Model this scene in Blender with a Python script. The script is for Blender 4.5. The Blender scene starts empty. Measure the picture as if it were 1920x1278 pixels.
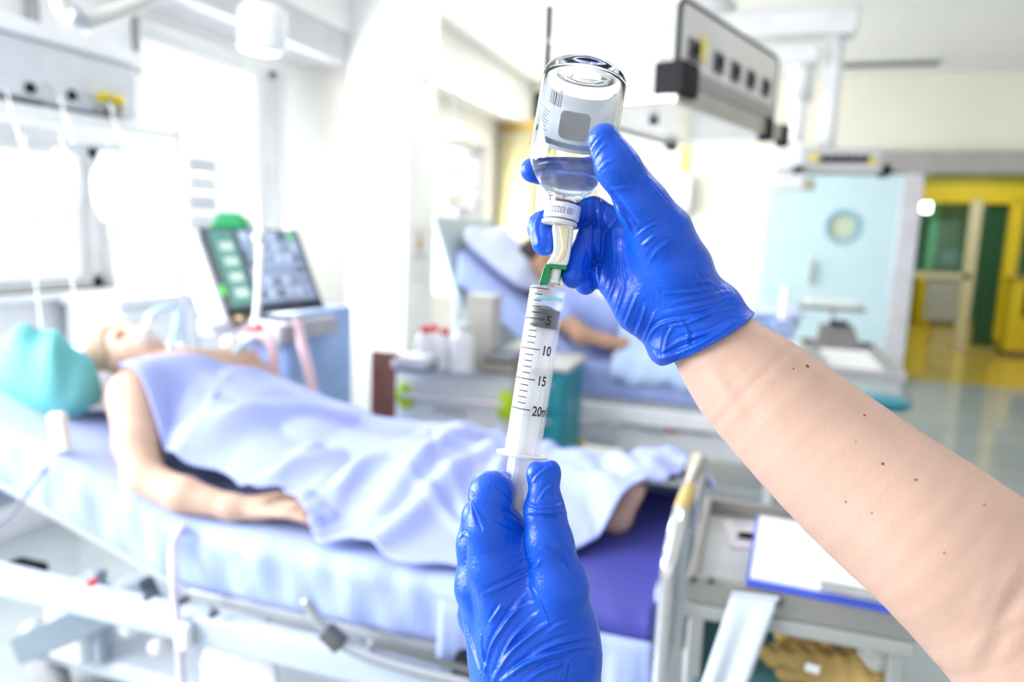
import bpy, bmesh, math, random
import numpy as np
from mathutils import Vector, Matrix
S = bpy.context.scene
COL = S.collection
random.seed(7)
# ---------------------------------------------------------------- camera
FPX = 1400.0; HCAM = 1.4
YAW, PIT, ROL = math.radians(18), math.radians(8.5), math.radians(2.06)
_f0 = np.array([-math.sin(YAW), math.cos(YAW), 0]); _r0 = np.array([math.cos(YAW), math.sin(YAW), 0])
FW = _f0*math.cos(PIT) + np.array([0, 0, -math.sin(PIT)])
_u0 = np.cross(_r0, FW)
RT = _r0*math.cos(ROL) + _u0*math.sin(ROL)
UP = _u0*math.cos(ROL) - _r0*math.sin(ROL)
CAM = np.array([0, 0, HCAM])
cam = bpy.data.cameras.new('camera'); co = bpy.data.objects.new('camera', cam); COL.objects.link(co)
cam.sensor_width = 36; cam.lens = FPX/1920*36; cam.clip_start = .02; cam.clip_end = 200
co.matrix_world = Matrix(((RT[0], UP[0], -FW[0], 0), (RT[1], UP[1], -FW[1], 0), (RT[2], UP[2], -FW[2], HCAM), (0, 0, 0, 1)))
D0 = .48                      # the vial and the syringe are held about half a metre away
cam.dof.use_dof = True; cam.dof.focus_distance = .462; cam.dof.aperture_fstop = 3.9
S.camera = co
# ---------------------------------------------------------------- light and exposure
w = bpy.data.worlds.new('world'); S.world = w; w.use_nodes = True
bg = w.node_tree.nodes['Background']; bg.inputs[0].default_value = (.93, .96, 1, 1); bg.inputs[1].default_value = .8
S.view_settings.view_transform = 'Standard'; S.view_settings.look = 'None'
S.view_settings.exposure = .72; S.view_settings.gamma = 1; S.view_settings.use_curve_mapping = False
def area(name, loc, direction, sx, sy, power, col=(1, 1, 1)):
    l = bpy.data.lights.new(name, 'AREA'); l.shape = 'RECTANGLE'; l.size = sx; l.size_y = sy; l.energy = power; l.color = col
    o = bpy.data.objects.new(name, l); COL.objects.link(o); o.location = loc
    o.rotation_euler = Vector(direction).to_track_quat('-Z', 'Y').to_euler()
    return o
# daylight coming in through the row of windows in the left wall
area('window_daylight', (-2.9, .2, 1.75), (1, .15, -.1), 2.6, 1.4, 130, (.95, .98, 1))  # lamp at the added near windows, out of view, for light from the left
area('window_daylight', (-2.97, 3.7, 1.62), (1, 0, -.25), 1.1, 1.15, 45, (.95, .98, 1))
area('window_daylight', (-2.9, 6.9, 1.7), (1, 0, -.1), 2.4, 1.3, 80, (1, .98, .92))
# ---------------------------------------------------------------- pixel helpers: a photo pixel and a real distance give a point in the room
def ray(px, py): return FW + RT*(px-960)/FPX - UP*(py-639)/FPX
def at(px, py, d): return CAM + ray(px, py)*d
def ony(px, py, y): r = ray(px, py); return CAM + r*(y/r[1])
def onx(px, py, x): r = ray(px, py); return CAM + r*(x/r[0])
def onz(px, py, z): r = ray(px, py); return CAM + r*((z-HCAM)/r[2])
# ---------------------------------------------------------------- materials
MATS = {}
def M(name, col, rough=.5, metal=0., spec=.5, var=.06, vs=9., bump=0., bs=60., emit=0., trans=0., ior=1.45, coat=0., sss=0., sheen=0., alpha=1.):
    if name in MATS: return MATS[name]
    m = bpy.data.materials.new(name); m.use_nodes = True; nt = m.node_tree; b = nt.nodes['Principled BSDF']
    tc = nt.nodes.new('ShaderNodeTexCoord')
    if var > 0:
        n = nt.nodes.new('ShaderNodeTexNoise'); n.inputs['Scale'].default_value = vs; n.inputs['Detail'].default_value = 4
        nt.links.new(tc.outputs['Object'], n.inputs['Vector'])
        r = nt.nodes.new('ShaderNodeValToRGB'); e = r.color_ramp.elements
        e[0].position = .3; e[1].position = .7
        e[0].color = (*[max(0, c*(1-var)) for c in col], 1); e[1].color = (*[min(1, c*(1+var)) for c in col], 1)
        nt.links.new(n.outputs['Fac'], r.inputs[0]); nt.links.new(r.outputs[0], b.inputs['Base Color'])
    else:
        b.inputs['Base Color'].default_value = (*col, 1)
    b.inputs['Roughness'].default_value = rough; b.inputs['Metallic'].default_value = metal
    b.inputs['Specular IOR Level'].default_value = spec; b.inputs['IOR'].default_value = ior
    b.inputs['Transmission Weight'].default_value = trans; b.inputs['Coat Weight'].default_value = coat
    b.inputs['Alpha'].default_value = alpha
    if sss: b.inputs['Subsurface Weight'].default_value = sss; b.inputs['Subsurface Radius'].default_value = (.012, .004, .002); b.inputs['Subsurface Scale'].default_value = 1
    if sheen: b.inputs['Sheen Weight'].default_value = sheen
    if emit: b.inputs['Emission Color'].default_value = (*col, 1); b.inputs['Emission Strength'].default_value = emit
    if bump:
        n2 = nt.nodes.new('ShaderNodeTexNoise'); n2.inputs['Scale'].default_value = bs; n2.inputs['Detail'].default_value = 5
        nt.links.new(tc.outputs['Object'], n2.inputs['Vector'])
        bp = nt.nodes.new('ShaderNodeBump'); bp.inputs['Strength'].default_value = bump; bp.inputs['Distance'].default_value = .01
        nt.links.new(n2.outputs['Fac'], bp.inputs['Height']); nt.links.new(bp.outputs[0], b.inputs['Normal'])
    MATS[name] = m; return m
def clear_plastic(name, col, amount, rough=.25):
    """thin translucent plastic: part of the light passes straight through"""
    m = bpy.data.materials.new(name); m.use_nodes = True; nt = m.node_tree; nt.nodes.clear()
    out = nt.nodes.new('ShaderNodeOutputMaterial'); mx = nt.nodes.new('ShaderNodeMixShader'); t = nt.nodes.new('ShaderNodeBsdfTransparent')
    b = nt.nodes.new('ShaderNodeBsdfPrincipled'); b.inputs['Base Color'].default_value = (*col, 1); b.inputs['Roughness'].default_value = rough
    n = nt.nodes.new('ShaderNodeTexNoise'); n.inputs['Scale'].default_value = 40
    mp = nt.nodes.new('ShaderNodeMapRange'); mp.inputs['To Min'].default_value = amount*.85; mp.inputs['To Max'].default_value = min(1, amount*1.15)
    lw = nt.nodes.new('ShaderNodeLayerWeight'); lw.inputs[0].default_value = .35
    ad = nt.nodes.new('ShaderNodeMath'); ad.operation = 'MULTIPLY_ADD'; ad.inputs[1].default_value = .45; ad.use_clamp = True
    nt.links.new(n.outputs['Fac'], mp.inputs[0]); nt.links.new(lw.outputs['Facing'], ad.inputs[0]); nt.links.new(mp.outputs[0], ad.inputs[2])
    nt.links.new(ad.outputs[0], mx.inputs[0]); nt.links.new(t.outputs[0], mx.inputs[1]); nt.links.new(b.outputs[0], mx.inputs[2]); nt.links.new(mx.outputs[0], out.inputs[0])
    MATS[name] = m; return m
WHITE = M('white_enamel', (.86, .87, .89), .35)
OFFW = M('off_white_plastic', (.8, .8, .8), .4)
GREY = M('grey_plastic', (.42, .43, .45), .45)
LGREY = M('light_grey_metal', (.55, .57, .6), .35, .3)
DGREY = M('dark_grey_plastic', (.1, .105, .115), .45)
BLACK = M('black_plastic', (.008, .0085, .01), .6, spec=.25)
STEEL = M('brushed_steel', (.62, .62, .62), .25, 1, var=.1, vs=30)
ALU = M('aluminium_profile', (.5, .5, .49), .35, .8)
# ---------------------------------------------------------------- scene graph helpers
def tag(o, label=None, cat=None, group=None, kind=None):
    if label: o['label'] = label
    if cat: o['category'] = cat
    if group: o['group'] = group
    if kind: o['kind'] = kind
    return o
def thing(name, label, cat, loc=(0, 0, 0), rot=None, group=None):
    o = bpy.data.objects.new(name, None); COL.objects.link(o); o.empty_display_size = .05
    o.location = loc
    if rot is not None: o.rotation_euler = Matrix(rot).to_euler() if not isinstance(rot, (int, float)) else (0, 0, rot)
    return tag(o, label, cat, group)
def origin(o):
    v = Vector((0, 0, 0))
    while o is not None: v += o.location; o = o.parent
    return v
class MB:
    """collects shapes into one mesh"""
    def __init__(s): s.v = []; s.f = []
    def add(s, vs, fs):
        n = len(s.v); s.v += [tuple(map(float, p)) for p in vs]; s.f += [tuple(i+n for i in f) for f in fs]; return s
    def box(s, c, size, R=None):
        hx, hy, hz = [d/2 for d in size]
        vs = [Vector((x, y, z)) for x in (-hx, hx) for y in (-hy, hy) for z in (-hz, hz)]
        if R is not None: vs = [Matrix(R) @ v for v in vs]
        c = Vector(c)
        return s.add([v+c for v in vs], [(0, 1, 3, 2), (4, 6, 7, 5), (0, 4, 5, 1), (2, 3, 7, 6), (0, 2, 6, 4), (1, 5, 7, 3)])
    def bb(s, x0, x1, y0, y1, z0, z1): return s.box(((x0+x1)/2, (y0+y1)/2, (z0+z1)/2), (abs(x1-x0), abs(y1-y0), abs(z1-z0)))
    def tube(s, pts, r, n=12, cap=True):
        pts = [Vector(p) for p in pts]; rs = r if isinstance(r, (list, tuple)) else [r]*len(pts)
        t0 = (pts[1]-pts[0]).normalized(); a = t0.orthogonal().normalized(); vs = []; fs = []
        for i, p in enumerate(pts):
            t = (pts[min(i+1, len(pts)-1)]-pts[max(i-1, 0)]).normalized()
            a = (a-t*a.dot(t)).normalized(); b = t.cross(a)
            vs += [p+(a*math.cos(q*2*math.pi/n)+b*math.sin(q*2*math.pi/n))*rs[i] for q in range(n)]
        for i in range(len(pts)-1):
            for q in range(n): fs.append((i*n+q, i*n+(q+1) % n, (i+1)*n+(q+1) % n, (i+1)*n+q))
        if cap: fs.append(tuple(range(n-1, -1, -1))); fs.append(tuple(range((len(pts)-1)*n, len(pts)*n)))
        return s.add(vs, fs)
    def lathe(s, prof, n=32, base=(0, 0, 0), axis=(0, 0, 1), closed=False):
        R = Vector((0, 0, 1)).rotation_difference(Vector(axis)).to_matrix(); b = Vector(base); vs = []; fs = []; m = len(prof)
        for r, z in prof: vs += [b+R @ Vector((r*math.cos(q*2*math.pi/n), r*math.sin(q*2*math.pi/n), z)) for q in range(n)]
        for i in range(m if closed else m-1):
            j = (i+1) % m
            for q in range(n): fs.append((i*n+q, i*n+(q+1) % n, j*n+(q+1) % n, j*n+q))
        if not closed:
            if prof[0][0] > 1e-6: fs.append(tuple(range(n-1, -1, -1)))
            if prof[-1][0] > 1e-6: fs.append(tuple(range((m-1)*n, m*n)))
        return s.add(vs, fs)
    def prism(s, poly, ext):
        """a polygon of 3D points pushed along ext"""
        n = len(poly); e = Vector(ext); a = [Vector(p) for p in poly]
        return s.add(a+[p+e for p in a], [tuple(range(n-1, -1, -1)), tuple(range(n, 2*n))]+[(i, (i+1) % n, n+(i+1) % n, n+i) for i in range(n)])
    def pillow(s, c, size, R=None, e=.55, n=20, sag=0.):
        hx, hy, hz = [d/2 for d in size]; vs = []; fs = []
        pw = lambda v: math.copysign(abs(v)**e, v)
        for i in range(n+1):
            ph = -math.pi/2+math.pi*i/n
            for j in range(2*n):
                th = math.pi*j/n
                x, y, z = pw(math.cos(th))*abs(math.cos(ph))**e, pw(math.sin(th))*abs(math.cos(ph))**e, math.sin(ph)
                pinch = 1-.55*(abs(x)*abs(y))**2
                v = Vector((hx*x, hy*y, hz*z*pinch*(1-.5*max(abs(x), abs(y))**4) + .012*math.sin(9*x+4*y)*(z > 0)))
                vs.append((Matrix(R) @ v if R is not None else v)+Vector(c))
        for i in range(n):
            for j in range(2*n): fs.append((i*2*n+j, i*2*n+(j+1) % (2*n), (i+1)*2*n+(j+1) % (2*n), (i+1)*2*n+j))
        return s.add(vs, fs)
    def build(s, name, mat, parent=None, bevel=0., smooth=False, local=False, solid=0., sub=0):
        off = Vector((0, 0, 0)) if (parent is None or local) else origin(parent)
        me = bpy.data.meshes.new(name); me.from_pydata([Vector(v)-off for v in s.v], [], s.f); me.update()
        bm = bmesh.new(); bm.from_mesh(me); bmesh.ops.remove_doubles(bm, verts=bm.verts, dist=1e-6)
        bmesh.ops.recalc_face_normals(bm, faces=bm.faces); bm.to_mesh(me); bm.free()
        o = bpy.data.objects.new(name, me); COL.objects.link(o); me.materials.append(mat)
        if parent is not None: o.parent = parent
        if solid: md = o.modifiers.new('solid', 'SOLIDIFY'); md.thickness = solid; md.offset = 0
        if bevel: md = o.modifiers.new('bevel', 'BEVEL'); md.width = bevel; md.segments = 2; md.limit_method = 'ANGLE'; md.angle_limit = .6
        if sub: md = o.modifiers.new('sub', 'SUBSURF'); md.levels = sub; md.render_levels = sub
        if smooth or bevel:
            for p in me.polygons: p.use_smooth = True
            if not smooth or smooth == 'auto':
                md = o.modifiers.new('wn', 'WEIGHTED_NORMAL'); md.keep_sharp = True
            if smooth == 'auto':
                for e in me.edges: pass
        return o
def mkbox(name, mat, parent, x0, x1, y0, y1, z0, z1, bevel=.004): return MB().bb(x0, x1, y0, y1, z0, z1).build(name, mat, parent, bevel=bevel)
def struct(o): o['kind'] = 'structure'; return o
def curve_pts(ctrl, n=8):
    """Catmull-Rom through the control points"""
    c = [np.array(p, float) for p in ctrl]; c = [2*c[0]-c[1]]+c+[2*c[-1]-c[-2]]; out = []
    for i in range(1, len(c)-2):
        for k in range(n):
            t = k/n; a, b, d, e = c[i-1], c[i], c[i+1], c[i+2]
            out.append(.5*(2*b+(d-a)*t+(2*a-5*b+4*d-e)*t*t+(3*b-a-3*d+e)*t**3))
    out.append(c[-2]); return out
def text_mesh(txt, size, extrude=0., bold=.018):
    cu = bpy.data.curves.new('lettering', 'FONT'); cu.body = txt; cu.size = size; cu.align_x = 'LEFT'; cu.offset = size*bold; cu.extrude = extrude
    o = bpy.data.objects.new('lettering', cu); COL.objects.link(o)
    dg = bpy.context.evaluated_depsgraph_get(); e = o.evaluated_get(dg); me = e.to_mesh()
    vs = [v.co.copy() for v in me.vertices]; fs = [tuple(p.vertices) for p in me.polygons]; e.to_mesh_clear()
    bpy.data.objects.remove(o); bpy.data.curves.remove(cu)
    return vs, fs
# ---------------------------------------------------------------- continuous organic surfaces: smooth unions of tapered capsules
def smin(a, b, k):
    h = np.minimum(np.maximum(.5+.5*(b-a)/k, 0), 1); return b*(1-h)+a*h-k*h*(1-h)
def seg(P, a, b, ra, rb):
    ab = b-a; l = max(ab @ ab, 1e-12); v = P-a; t = v @ ab; h = np.minimum(np.maximum(t/l, 0), 1)
    return np.sqrt(np.maximum(np.einsum('ij,ij->i', v, v)-h*(2*t-h*l), 0))-(ra+(rb-ra)*h)
class Sdf:
    def __init__(s): s.ch = []; s.cut = []
    def chain(s, pts, k=.004, kin=.003): s.ch.append(('c', [(np.array(p[0], float), p[1]) for p in pts], k, kin)); return s
    def ell(s, c, rad, k=.004, R=None): s.ch.append(('e', np.array(c, float), np.array(rad, float), k, np.eye(3) if R is None else np.array(R))); return s
    def plane(s, p, n): n = np.array(n, float); s.cut.append((np.array(p, float), n/np.linalg.norm(n))); return s
    def __call__(s, P):
        D = None
        for c in s.ch:
            if c[0] == 'c':
                d = None; pts = c[1]
                for i in range(len(pts)-1):
                    e = seg(P, pts[i][0], pts[i+1][0], pts[i][1], pts[i+1][1]); d = e if d is None else smin(d, e, c[3])
                k = c[2]
            else:
                q = ((P-c[1]) @ c[4])/c[2]; l = np.linalg.norm(q, axis=1); l2 = np.linalg.norm(q/c[2], axis=1); d = l*(l-1)/np.maximum(l2, 1e-9); k = c[3]
            D = d if D is None else smin(D, d, k)
        for p, n in s.cut: D = np.maximum(D, (P-p) @ n)
        return D
def polygonize(fn, lo, hi, h, blk=4):
    lo = np.array(lo, float); nb = np.ceil((np.array(hi)-lo)/(h*blk)).astype(int)
    bi = np.stack(np.meshgrid(*[np.arange(k) for k in nb], indexing='ij'), -1).reshape(-1, 3)
    dc = fn(lo+(bi+.5)*blk*h); keep = np.abs(dc) < blk*h*.92+h
    V = np.repeat(np.repeat(np.repeat(np.sign(dc).reshape(nb), blk, 0), blk, 1), blk, 2)*1.0
    off = np.stack(np.meshgrid(*[np.arange(blk)]*3, indexing='ij'), -1).reshape(-1, 3)
    for ch in np.array_split(bi[keep], max(1, keep.sum()//4000)):
        I = (ch[:, None, :]*blk+off[None]).reshape(-1, 3); V[I[:, 0], I[:, 1], I[:, 2]] = fn(lo+I*h)
    s = V < 0
    cnt = sum(s[i:s.shape[0]-1+i, j:s.shape[1]-1+j, k:s.shape[2]-1+k].astype(np.int8) for i in (0, 1) for j in (0, 1) for k in (0, 1))
    A = np.argwhere((cnt > 0) & (cnt < 8)); idx = -np.ones(cnt.shape, int); idx[tuple(A.T)] = np.arange(len(A))
    corners = [(i, j, k) for i in (0, 1) for j in (0, 1) for k in (0, 1)]
    cv = [V[A[:, 0]+i, A[:, 1]+j, A[:, 2]+k] for i, j, k in corners]
    acc = np.zeros((len(A), 3)); n = np.zeros(len(A))
    for a in range(8):
        for b in range(a+1, 8):
            if sum(abs(corners[a][q]-corners[b][q]) for q in range(3)) != 1: continue
            m = (cv[a] < 0) != (cv[b] < 0); t = np.where(m, cv[a]/np.where(m, cv[a]-cv[b], 1), 0)
            p = np.array(corners[a])+t[:, None]*(np.array(corners[b])-np.array(corners[a])); acc += p*m[:, None]; n += m
    P = lo+(A+acc/n[:, None])*h
    F = []
    for ax in range(3):
        o1, o2 = [(1, 2), (2, 0), (0, 1)][ax]
        sl = [slice(None)]*3; sl[ax] = slice(0, -1); sh = [slice(None)]*3; sh[ax] = slice(1, None)
        E = np.argwhere(s[tuple(sl)] != s[tuple(sh)])
        E = E[(E[:, o1] > 0) & (E[:, o2] > 0) & (E[:, o1] < idx.shape[o1]) & (E[:, o2] < idx.shape[o2])]
        inside = s[tuple(E.T)]
        def cell(d1, d2):
            q = E.copy(); q[:, o1] -= d1; q[:, o2] -= d2; return idx[tuple(q.T)]
        Q = np.stack([cell(1, 1), cell(0, 1), cell(0, 0), cell(1, 0)], 1)
        Q[~inside] = Q[~inside][:, ::-1]; F.append(Q)
    F = np.concatenate(F); F = F[(F >= 0).all(1)]
    for _ in range(2):
        d = fn(P); g = grad(fn, P, h*.5); P = P-np.clip(d, -h, h)[:, None]*g*.8
    return P, F
def grad(fn, P, e):
    g = np.stack([fn(P+np.eye(3)[i]*e)-fn(P-np.eye(3)[i]*e) for i in range(3)], 1); return g/np.maximum(np.linalg.norm(g, axis=1), 1e-9)[:, None]
def raw_mesh(name, P, F, mat, parent=None, xf=None):
    if xf is not None: P = P @ xf[0].T+xf[1]
    if parent is not None: P = P-np.array(origin(parent))
    me = bpy.data.meshes.new(name); me.from_pydata(P.tolist(), [], F.tolist()); me.update()
    me.polygons.foreach_set('use_smooth', np.ones(len(F), bool)); me.materials.append(mat)
    o = bpy.data.objects.new(name, me); COL.objects.link(o)
    if parent is not None: o.parent = parent
    return o
CAMX = (np.stack([RT, UP, -FW], 1), CAM)      # arm's frame: metres right, up and back from the eye
def hp(px, py, dz=0.):
    d = D0+dz/1000; return np.array([(px-960)*d/FPX, -(py-639)*d/FPX, -d])
def hit(fn, px, py, d0=.3, d1=.75):
    """where the sight line through a pixel first meets the surface"""
    px = np.atleast_1d(np.array(px, float)); py = np.atleast_1d(np.array(py, float))
    dr = np.stack([(px-960)/FPX, -(py-639)/FPX, -np.ones_like(px)], 1); t = np.full(len(px), d0)
    for _ in range(90): t = np.minimum(t+fn(dr*t[:, None])*.8, d1)
    return dr*t[:, None], t < d1-1e-3
def folds(P, F, fn, lines):
    """raise long soft creases: each line (pixels on the photo, width mm, height mm) is first dropped onto the surface"""
    N = grad(fn, P, .0005); D = np.zeros(len(P))
    CS = []
    for pts, wd, ht in lines:
        c = curve_pts([(p[0], p[1], 0) for p in pts], 10) if len(pts) > 2 else [np.array([pts[0][0]+(pts[1][0]-pts[0][0])*t, pts[0][1]+(pts[1][1]-pts[0][1])*t, 0]) for t in np.linspace(0, 1, 12)]
        CS.append(c)
    QA, OK = hit(fn, [p[0] for c in CS for p in c], [p[1] for c in CS for p in c]); n0 = 0
    for c, (pts, wd, ht) in zip(CS, lines):
        q = QA[n0:n0+len(c)][OK[n0:n0+len(c)]]; n0 += len(c)
        if len(q) < 3: continue
        wd, ht = wd/1000, ht/1000
        m = ((P > q.min(0)-4*wd) & (P < q.max(0)+4*wd)).all(1); I = np.where(m)[0]
        if not len(I): continue
        best = np.full(len(I), 9.); tt = np.zeros(len(I)); sg = np.ones(len(I))
        for i in range(len(q)-1):
            ab = q[i+1]-q[i]; l = ab @ ab
            if l < 1e-12: continue
            h = np.clip((P[I]-q[i]) @ ab/l, 0, 1); v = P[I]-q[i]-h[:, None]*ab; d = np.linalg.norm(v, axis=1)
            s2 = np.sign(np.einsum('ij,ij->i', np.cross(np.broadcast_to(ab, v.shape), v), N[I])); u = d < best
            best = np.where(u, d, best); tt = np.where(u, (i+h)/(len(q)-1), tt); sg = np.where(u, s2, sg)
        x = best*sg/wd; env = np.sin(np.pi*np.clip(tt, .03, .97))**.6
        D[I] += ht*env*(np.exp(-x**2)-.65*np.exp(-(x-1.7)**2/1.2))
    return P+N*D[:, None]
S.cycles.max_bounces = 16; S.cycles.diffuse_bounces = 3; S.cycles.glossy_bounces = 3; S.cycles.transmission_bounces = 16; S.cycles.transparent_max_bounces = 12
S.cycles.caustics_reflective = True; S.cycles.caustics_refractive = True
# ================================================================ the room
CREAMW = M('cream_wall_paint', (.88, .86, .76), .6, var=.02, vs=2)
WALLW = M('white_wall_paint', (.86, .86, .85), .6, var=.02, vs=2)
CEIL = M('ceiling_white', (.86, .86, .86), .7, var=.02)
FLOOR = M('grey_vinyl_floor', (.38, .42, .43), .1, var=.08, vs=3)
YEL = M('yellow_paint', (.78, .58, .02), .4); YFL = M('yellow_vinyl_floor', (.72, .5, .08), .12, var=.06, vs=2)
ZC = 3.05; XL = -3.0; YF = 8.5
struct(mkbox('floor', FLOOR, None, XL-.3, 5.2, -3.5, YF+.1, -.1, 0, 0))
struct(mkbox('floor_corridor', YFL, None, .4, 6.2, YF+.1, 17.2, -.1, 0, 0))
struct(mkbox('ceiling', CEIL, None, XL-.3, 5.2, -3.5, YF+.2, ZC, ZC+.1, 0))
def wall_x(name, x, y0, y1, holes, mat):
    m = MB(); ys = y0
    for a, b, z0, z1 in holes:
        m.bb(x-.25, x, ys, a, 0, ZC); m.bb(x-.25, x, a, b, 0, z0); m.bb(x-.25, x, a, b, z1, ZC); ys = b
    m.bb(x-.25, x, ys, y1, 0, ZC)
    return struct(m.build(name, mat, None))
HOLES = [(-1.4, .35, .95, 2.4), (.5, 1.55, .95, 2.4), (1.95, 2.9, 1.05, 1.72), (3.1, 4.32, .95, 2.36), (5.5, 6.6, .95, 2.3), (6.8, 8.1, .95, 2.3)]  # first two windows lie out of view, added for the left-hand light
wall_x('wall_left', XL, -3.5, YF, HOLES, WALLW)
FRAME = M('window_frame_white', (.85, .86, .86), .4)
WG = M('window_glass', (1, 1, 1), 0, trans=1, ior=1.02, var=0)
for k, (a, b, z0, z1) in enumerate(HOLES):
    fr = MB(); t = .05
    fr.bb(XL-.16, XL-.1, a, a+t, z0, z1).bb(XL-.16, XL-.1, b-t, b, z0, z1).bb(XL-.16, XL-.1, a, b, z0, z0+t).bb(XL-.16, XL-.1, a, b, z1-t, z1)
    o = struct(fr.build('window_%d' % (k+1), FRAME, None))
    MB().bb(XL-.135, XL-.13, a+t, b-t, z0+t, z1-t).build('pane', WG, o)
    mkbox('window_sill', FRAME, o, XL-.1, XL+.06, a-.03, b+.03, z0-.03, z0)
struct(MB().bb(XL-.0, 1.47, YF, YF+.2, 0, ZC).bb(1.47, 5.2, YF, YF+.2, 2.28, ZC).bb(3.6, 5.2, YF, YF+.2, 0, 2.28).build('wall_far', CREAMW, None))
struct(mkbox('wall_right', CREAMW, None, 5.0, 5.2, -3.5, YF, 0, ZC, 0))  # unseen wall, put in to cut the light from the right
STL = M('steel_lintel', (.42, .41, .4), .3, .6)
struct(mkbox('trim_1', STL, None, .9, 5.0, YF-.12, YF+.0, 2.09, 2.3, .005))                      # sliding-door rail above the opening
struct(mkbox('trim_2', M('pale_steel', (.66, .66, .72), .3, .4), None, 1.29, 1.48, YF-.1, YF+.2, 0, 2.09, .005))   # door post
struct(mkbox('trim_3', M('yellow_trim', (.8, .68, .2), .5), None, -.9, -.83, YF-.05, YF, .2, 2.4, .005))
struct(mkbox('trim_4', M('wood_band', (.6, .42, .12), .5), None, -2.98, -2.55, YF-.08, YF, 2.35, 2.65, .005))
# soffit and blind box over the window wall
struct(mkbox('trim_5', M('soffit_grey', (.6, .6, .62), .6), None, XL, XL+.34, 2.75, 4.5, 2.42, 2.62, .005))
struct(mkbox('trim_6', WALLW, None, XL, XL+.36, 2.75, 8.5, 2.62, ZC, .005))
# pillar with its maroon guard panel
PILX0, PILX1, PILY0, PILY1 = -2.66, -2.22, 4.5, 4.95
pil = struct(mkbox('wall_pillar', M('pillar_white', (.84, .84, .82), .55, var=.02), None, PILX0, PILX1, PILY0, PILY1, 0, ZC, .01))
gp = mkbox('guard_panel', M('maroon_laminate', (.085, .03, .03), .4, var=.15), pil, -2.46, -2.255, PILY0-.03, PILY0, .02, .55, .004)
# blue sliding door with a porthole
BLU = M('pale_blue_door', (.62, .82, .9), .4, var=.02)
dr = thing('door_1', None, None, (.05, YF-.06, 0)); dr['kind'] = 'structure'
dc = ony(1578, 425, YF-.06)
ring = [(dc[0]+.165*math.cos(a), YF-.08, dc[2]+.165*math.sin(a)) for a in np.linspace(0, 2*math.pi, 32, endpoint=False)]
leaf = MB(); x0, x1, z0, z1 = .03, 1.29, .01, 2.07
hole = ring; outer = [(x1, dc[2]), (x1, z1), (dc[0], z1), (x0, z1), (x0, dc[2]), (x0, z0), (dc[0], z0), (x1, z0)]
vs = []; fs = []
for yy in (YF-.09, YF-.04):
    for p in ring: vs.append((p[0], yy, p[2]))
    for k in range(32):
        a = 2*math.pi*k/32; c, s = math.cos(a), math.sin(a)
        t = min(((x1-dc[0]) if c > 0 else (dc[0]-x0))/max(abs(c), 1e-6), ((z1-dc[2]) if s > 0 else (dc[2]-z0))/max(abs(s), 1e-6))
        vs.append((dc[0]+c*t, yy, dc[2]+s*t))
for k in range(32):
    q = (k+1) % 32
    fs += [(k, q, 32+q, 32+k), (64+k, 96+k, 96+q, 64+q), (k, 64+k, 64+q, q), (32+k, 32+q, 96+q, 96+k)]
# square off the corners the fan leaves out
leaf.add(vs, fs)
for cx, cz in ((x0, z0), (x1, z0), (x0, z1), (x1, z1)):
    ang = math.atan2(cz-dc[2], cx-dc[0]) % (2*math.pi); k = int(ang/(2*math.pi/32)); q = (k+1) % 32
    a, b = vs[32+k], vs[32+q]
    leaf.prism([(a[0], YF-.09, a[2]), (cx, YF-.09, cz), (b[0], YF-.09, b[2])], (0, .05, 0))
leaf.build('door_leaf', BLU, dr)
pr_ = MB().lathe([(.135, -.012), (.175, -.012), (.175, .012), (.135, .012)], 40, (dc[0], YF-.09, dc[2]), (0, 1, 0), closed=True).build('porthole_ring', M('blue_ring', (.32, .55, .72), .35), dr, smooth='auto')
MB().lathe([(0, -.004), (.135, -.004), (.135, .004), (0, .004)], 40, (dc[0], YF-.065, dc[2]), (0, 1, 0)).build('porthole_glass', M('pale_green_glass', (.62, .72, .55), .25), dr, smooth='auto')
hb = ony(1513, 572, YF-.1)
mkbox('door_handle', STEEL, dr, hb[0]-.02, hb[0]+.02, YF-.14, YF-.1, .95, 1.2)
# ---------------------------------------------------------------- corridor behind the opening
YC = 11.4
struct(MB().bb(.4, 6.2, 17, 17.2, 0, ZC).bb(6.1, 6.2, YF+.2, 17, 0, ZC).bb(.4, 1.3, YF+.2, 17, 0, ZC).build('wall_corridor', M('green_wall', (.2, .42, .3), .6), None))
struct(mkbox('ceiling_corridor', CEIL, None, .4, 6.2, YF+.2, 17.2, 2.75, 2.85, 0))
yl = thing('door_2', None, None, (3, YC, 0)); yl['kind'] = 'structure'
def px_box(name, mat, parent, p0, p1, y, th, bevel=.006):
    a, b = ony(*p0, y), ony(p1[0], p0[1], y); b[2] = ony(p0[0], p1[1], y)[2]; return mkbox(name, mat, parent, a[0], b[0], y, y+th, max(0, min(a[2], b[2])), max(a[2], b[2]), bevel)
px_box('yellow_header', YEL, yl, (1690, 345), (1990, 378), YC, .15)
px_box('olive_header', M('olive_paint', (.36, .34, .02), .5), yl, (1690, 330), (1990, 346), YC+.02, .15)
FRM = M('cream_frame', (.72, .66, .45), .4)
px_box('door_frame', FRM, yl, (1822, 372), (1846, 664), YC, .1); px_box('door_frame', FRM, yl, (1700, 372), (1714, 664), YC, .1)
px_box('door_rail', FRM, yl, (1714, 508), (1822, 520), YC, .08)
px_box('green_door_leaf', M('dark_green_door', (.01, .085, .03), .4), yl, (1856, 374), (1900, 650), YC+.1, .06)
px_box('yellow_jamb', YEL, yl, (1898, 372), (1925, 640), YC, .12)
px_box('kick_panel', M('grey_panel', (.42, .43, .42), .4), yl, (1740, 520), (1822, 600), YC+.03, .04)
gl = px_box('glass_pane', M('greenish_glass', (.75, .88, .8), .03, trans=1, ior=1.05, var=0), yl, (1714, 378), (1822, 508), YC+.02, .02)
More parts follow.
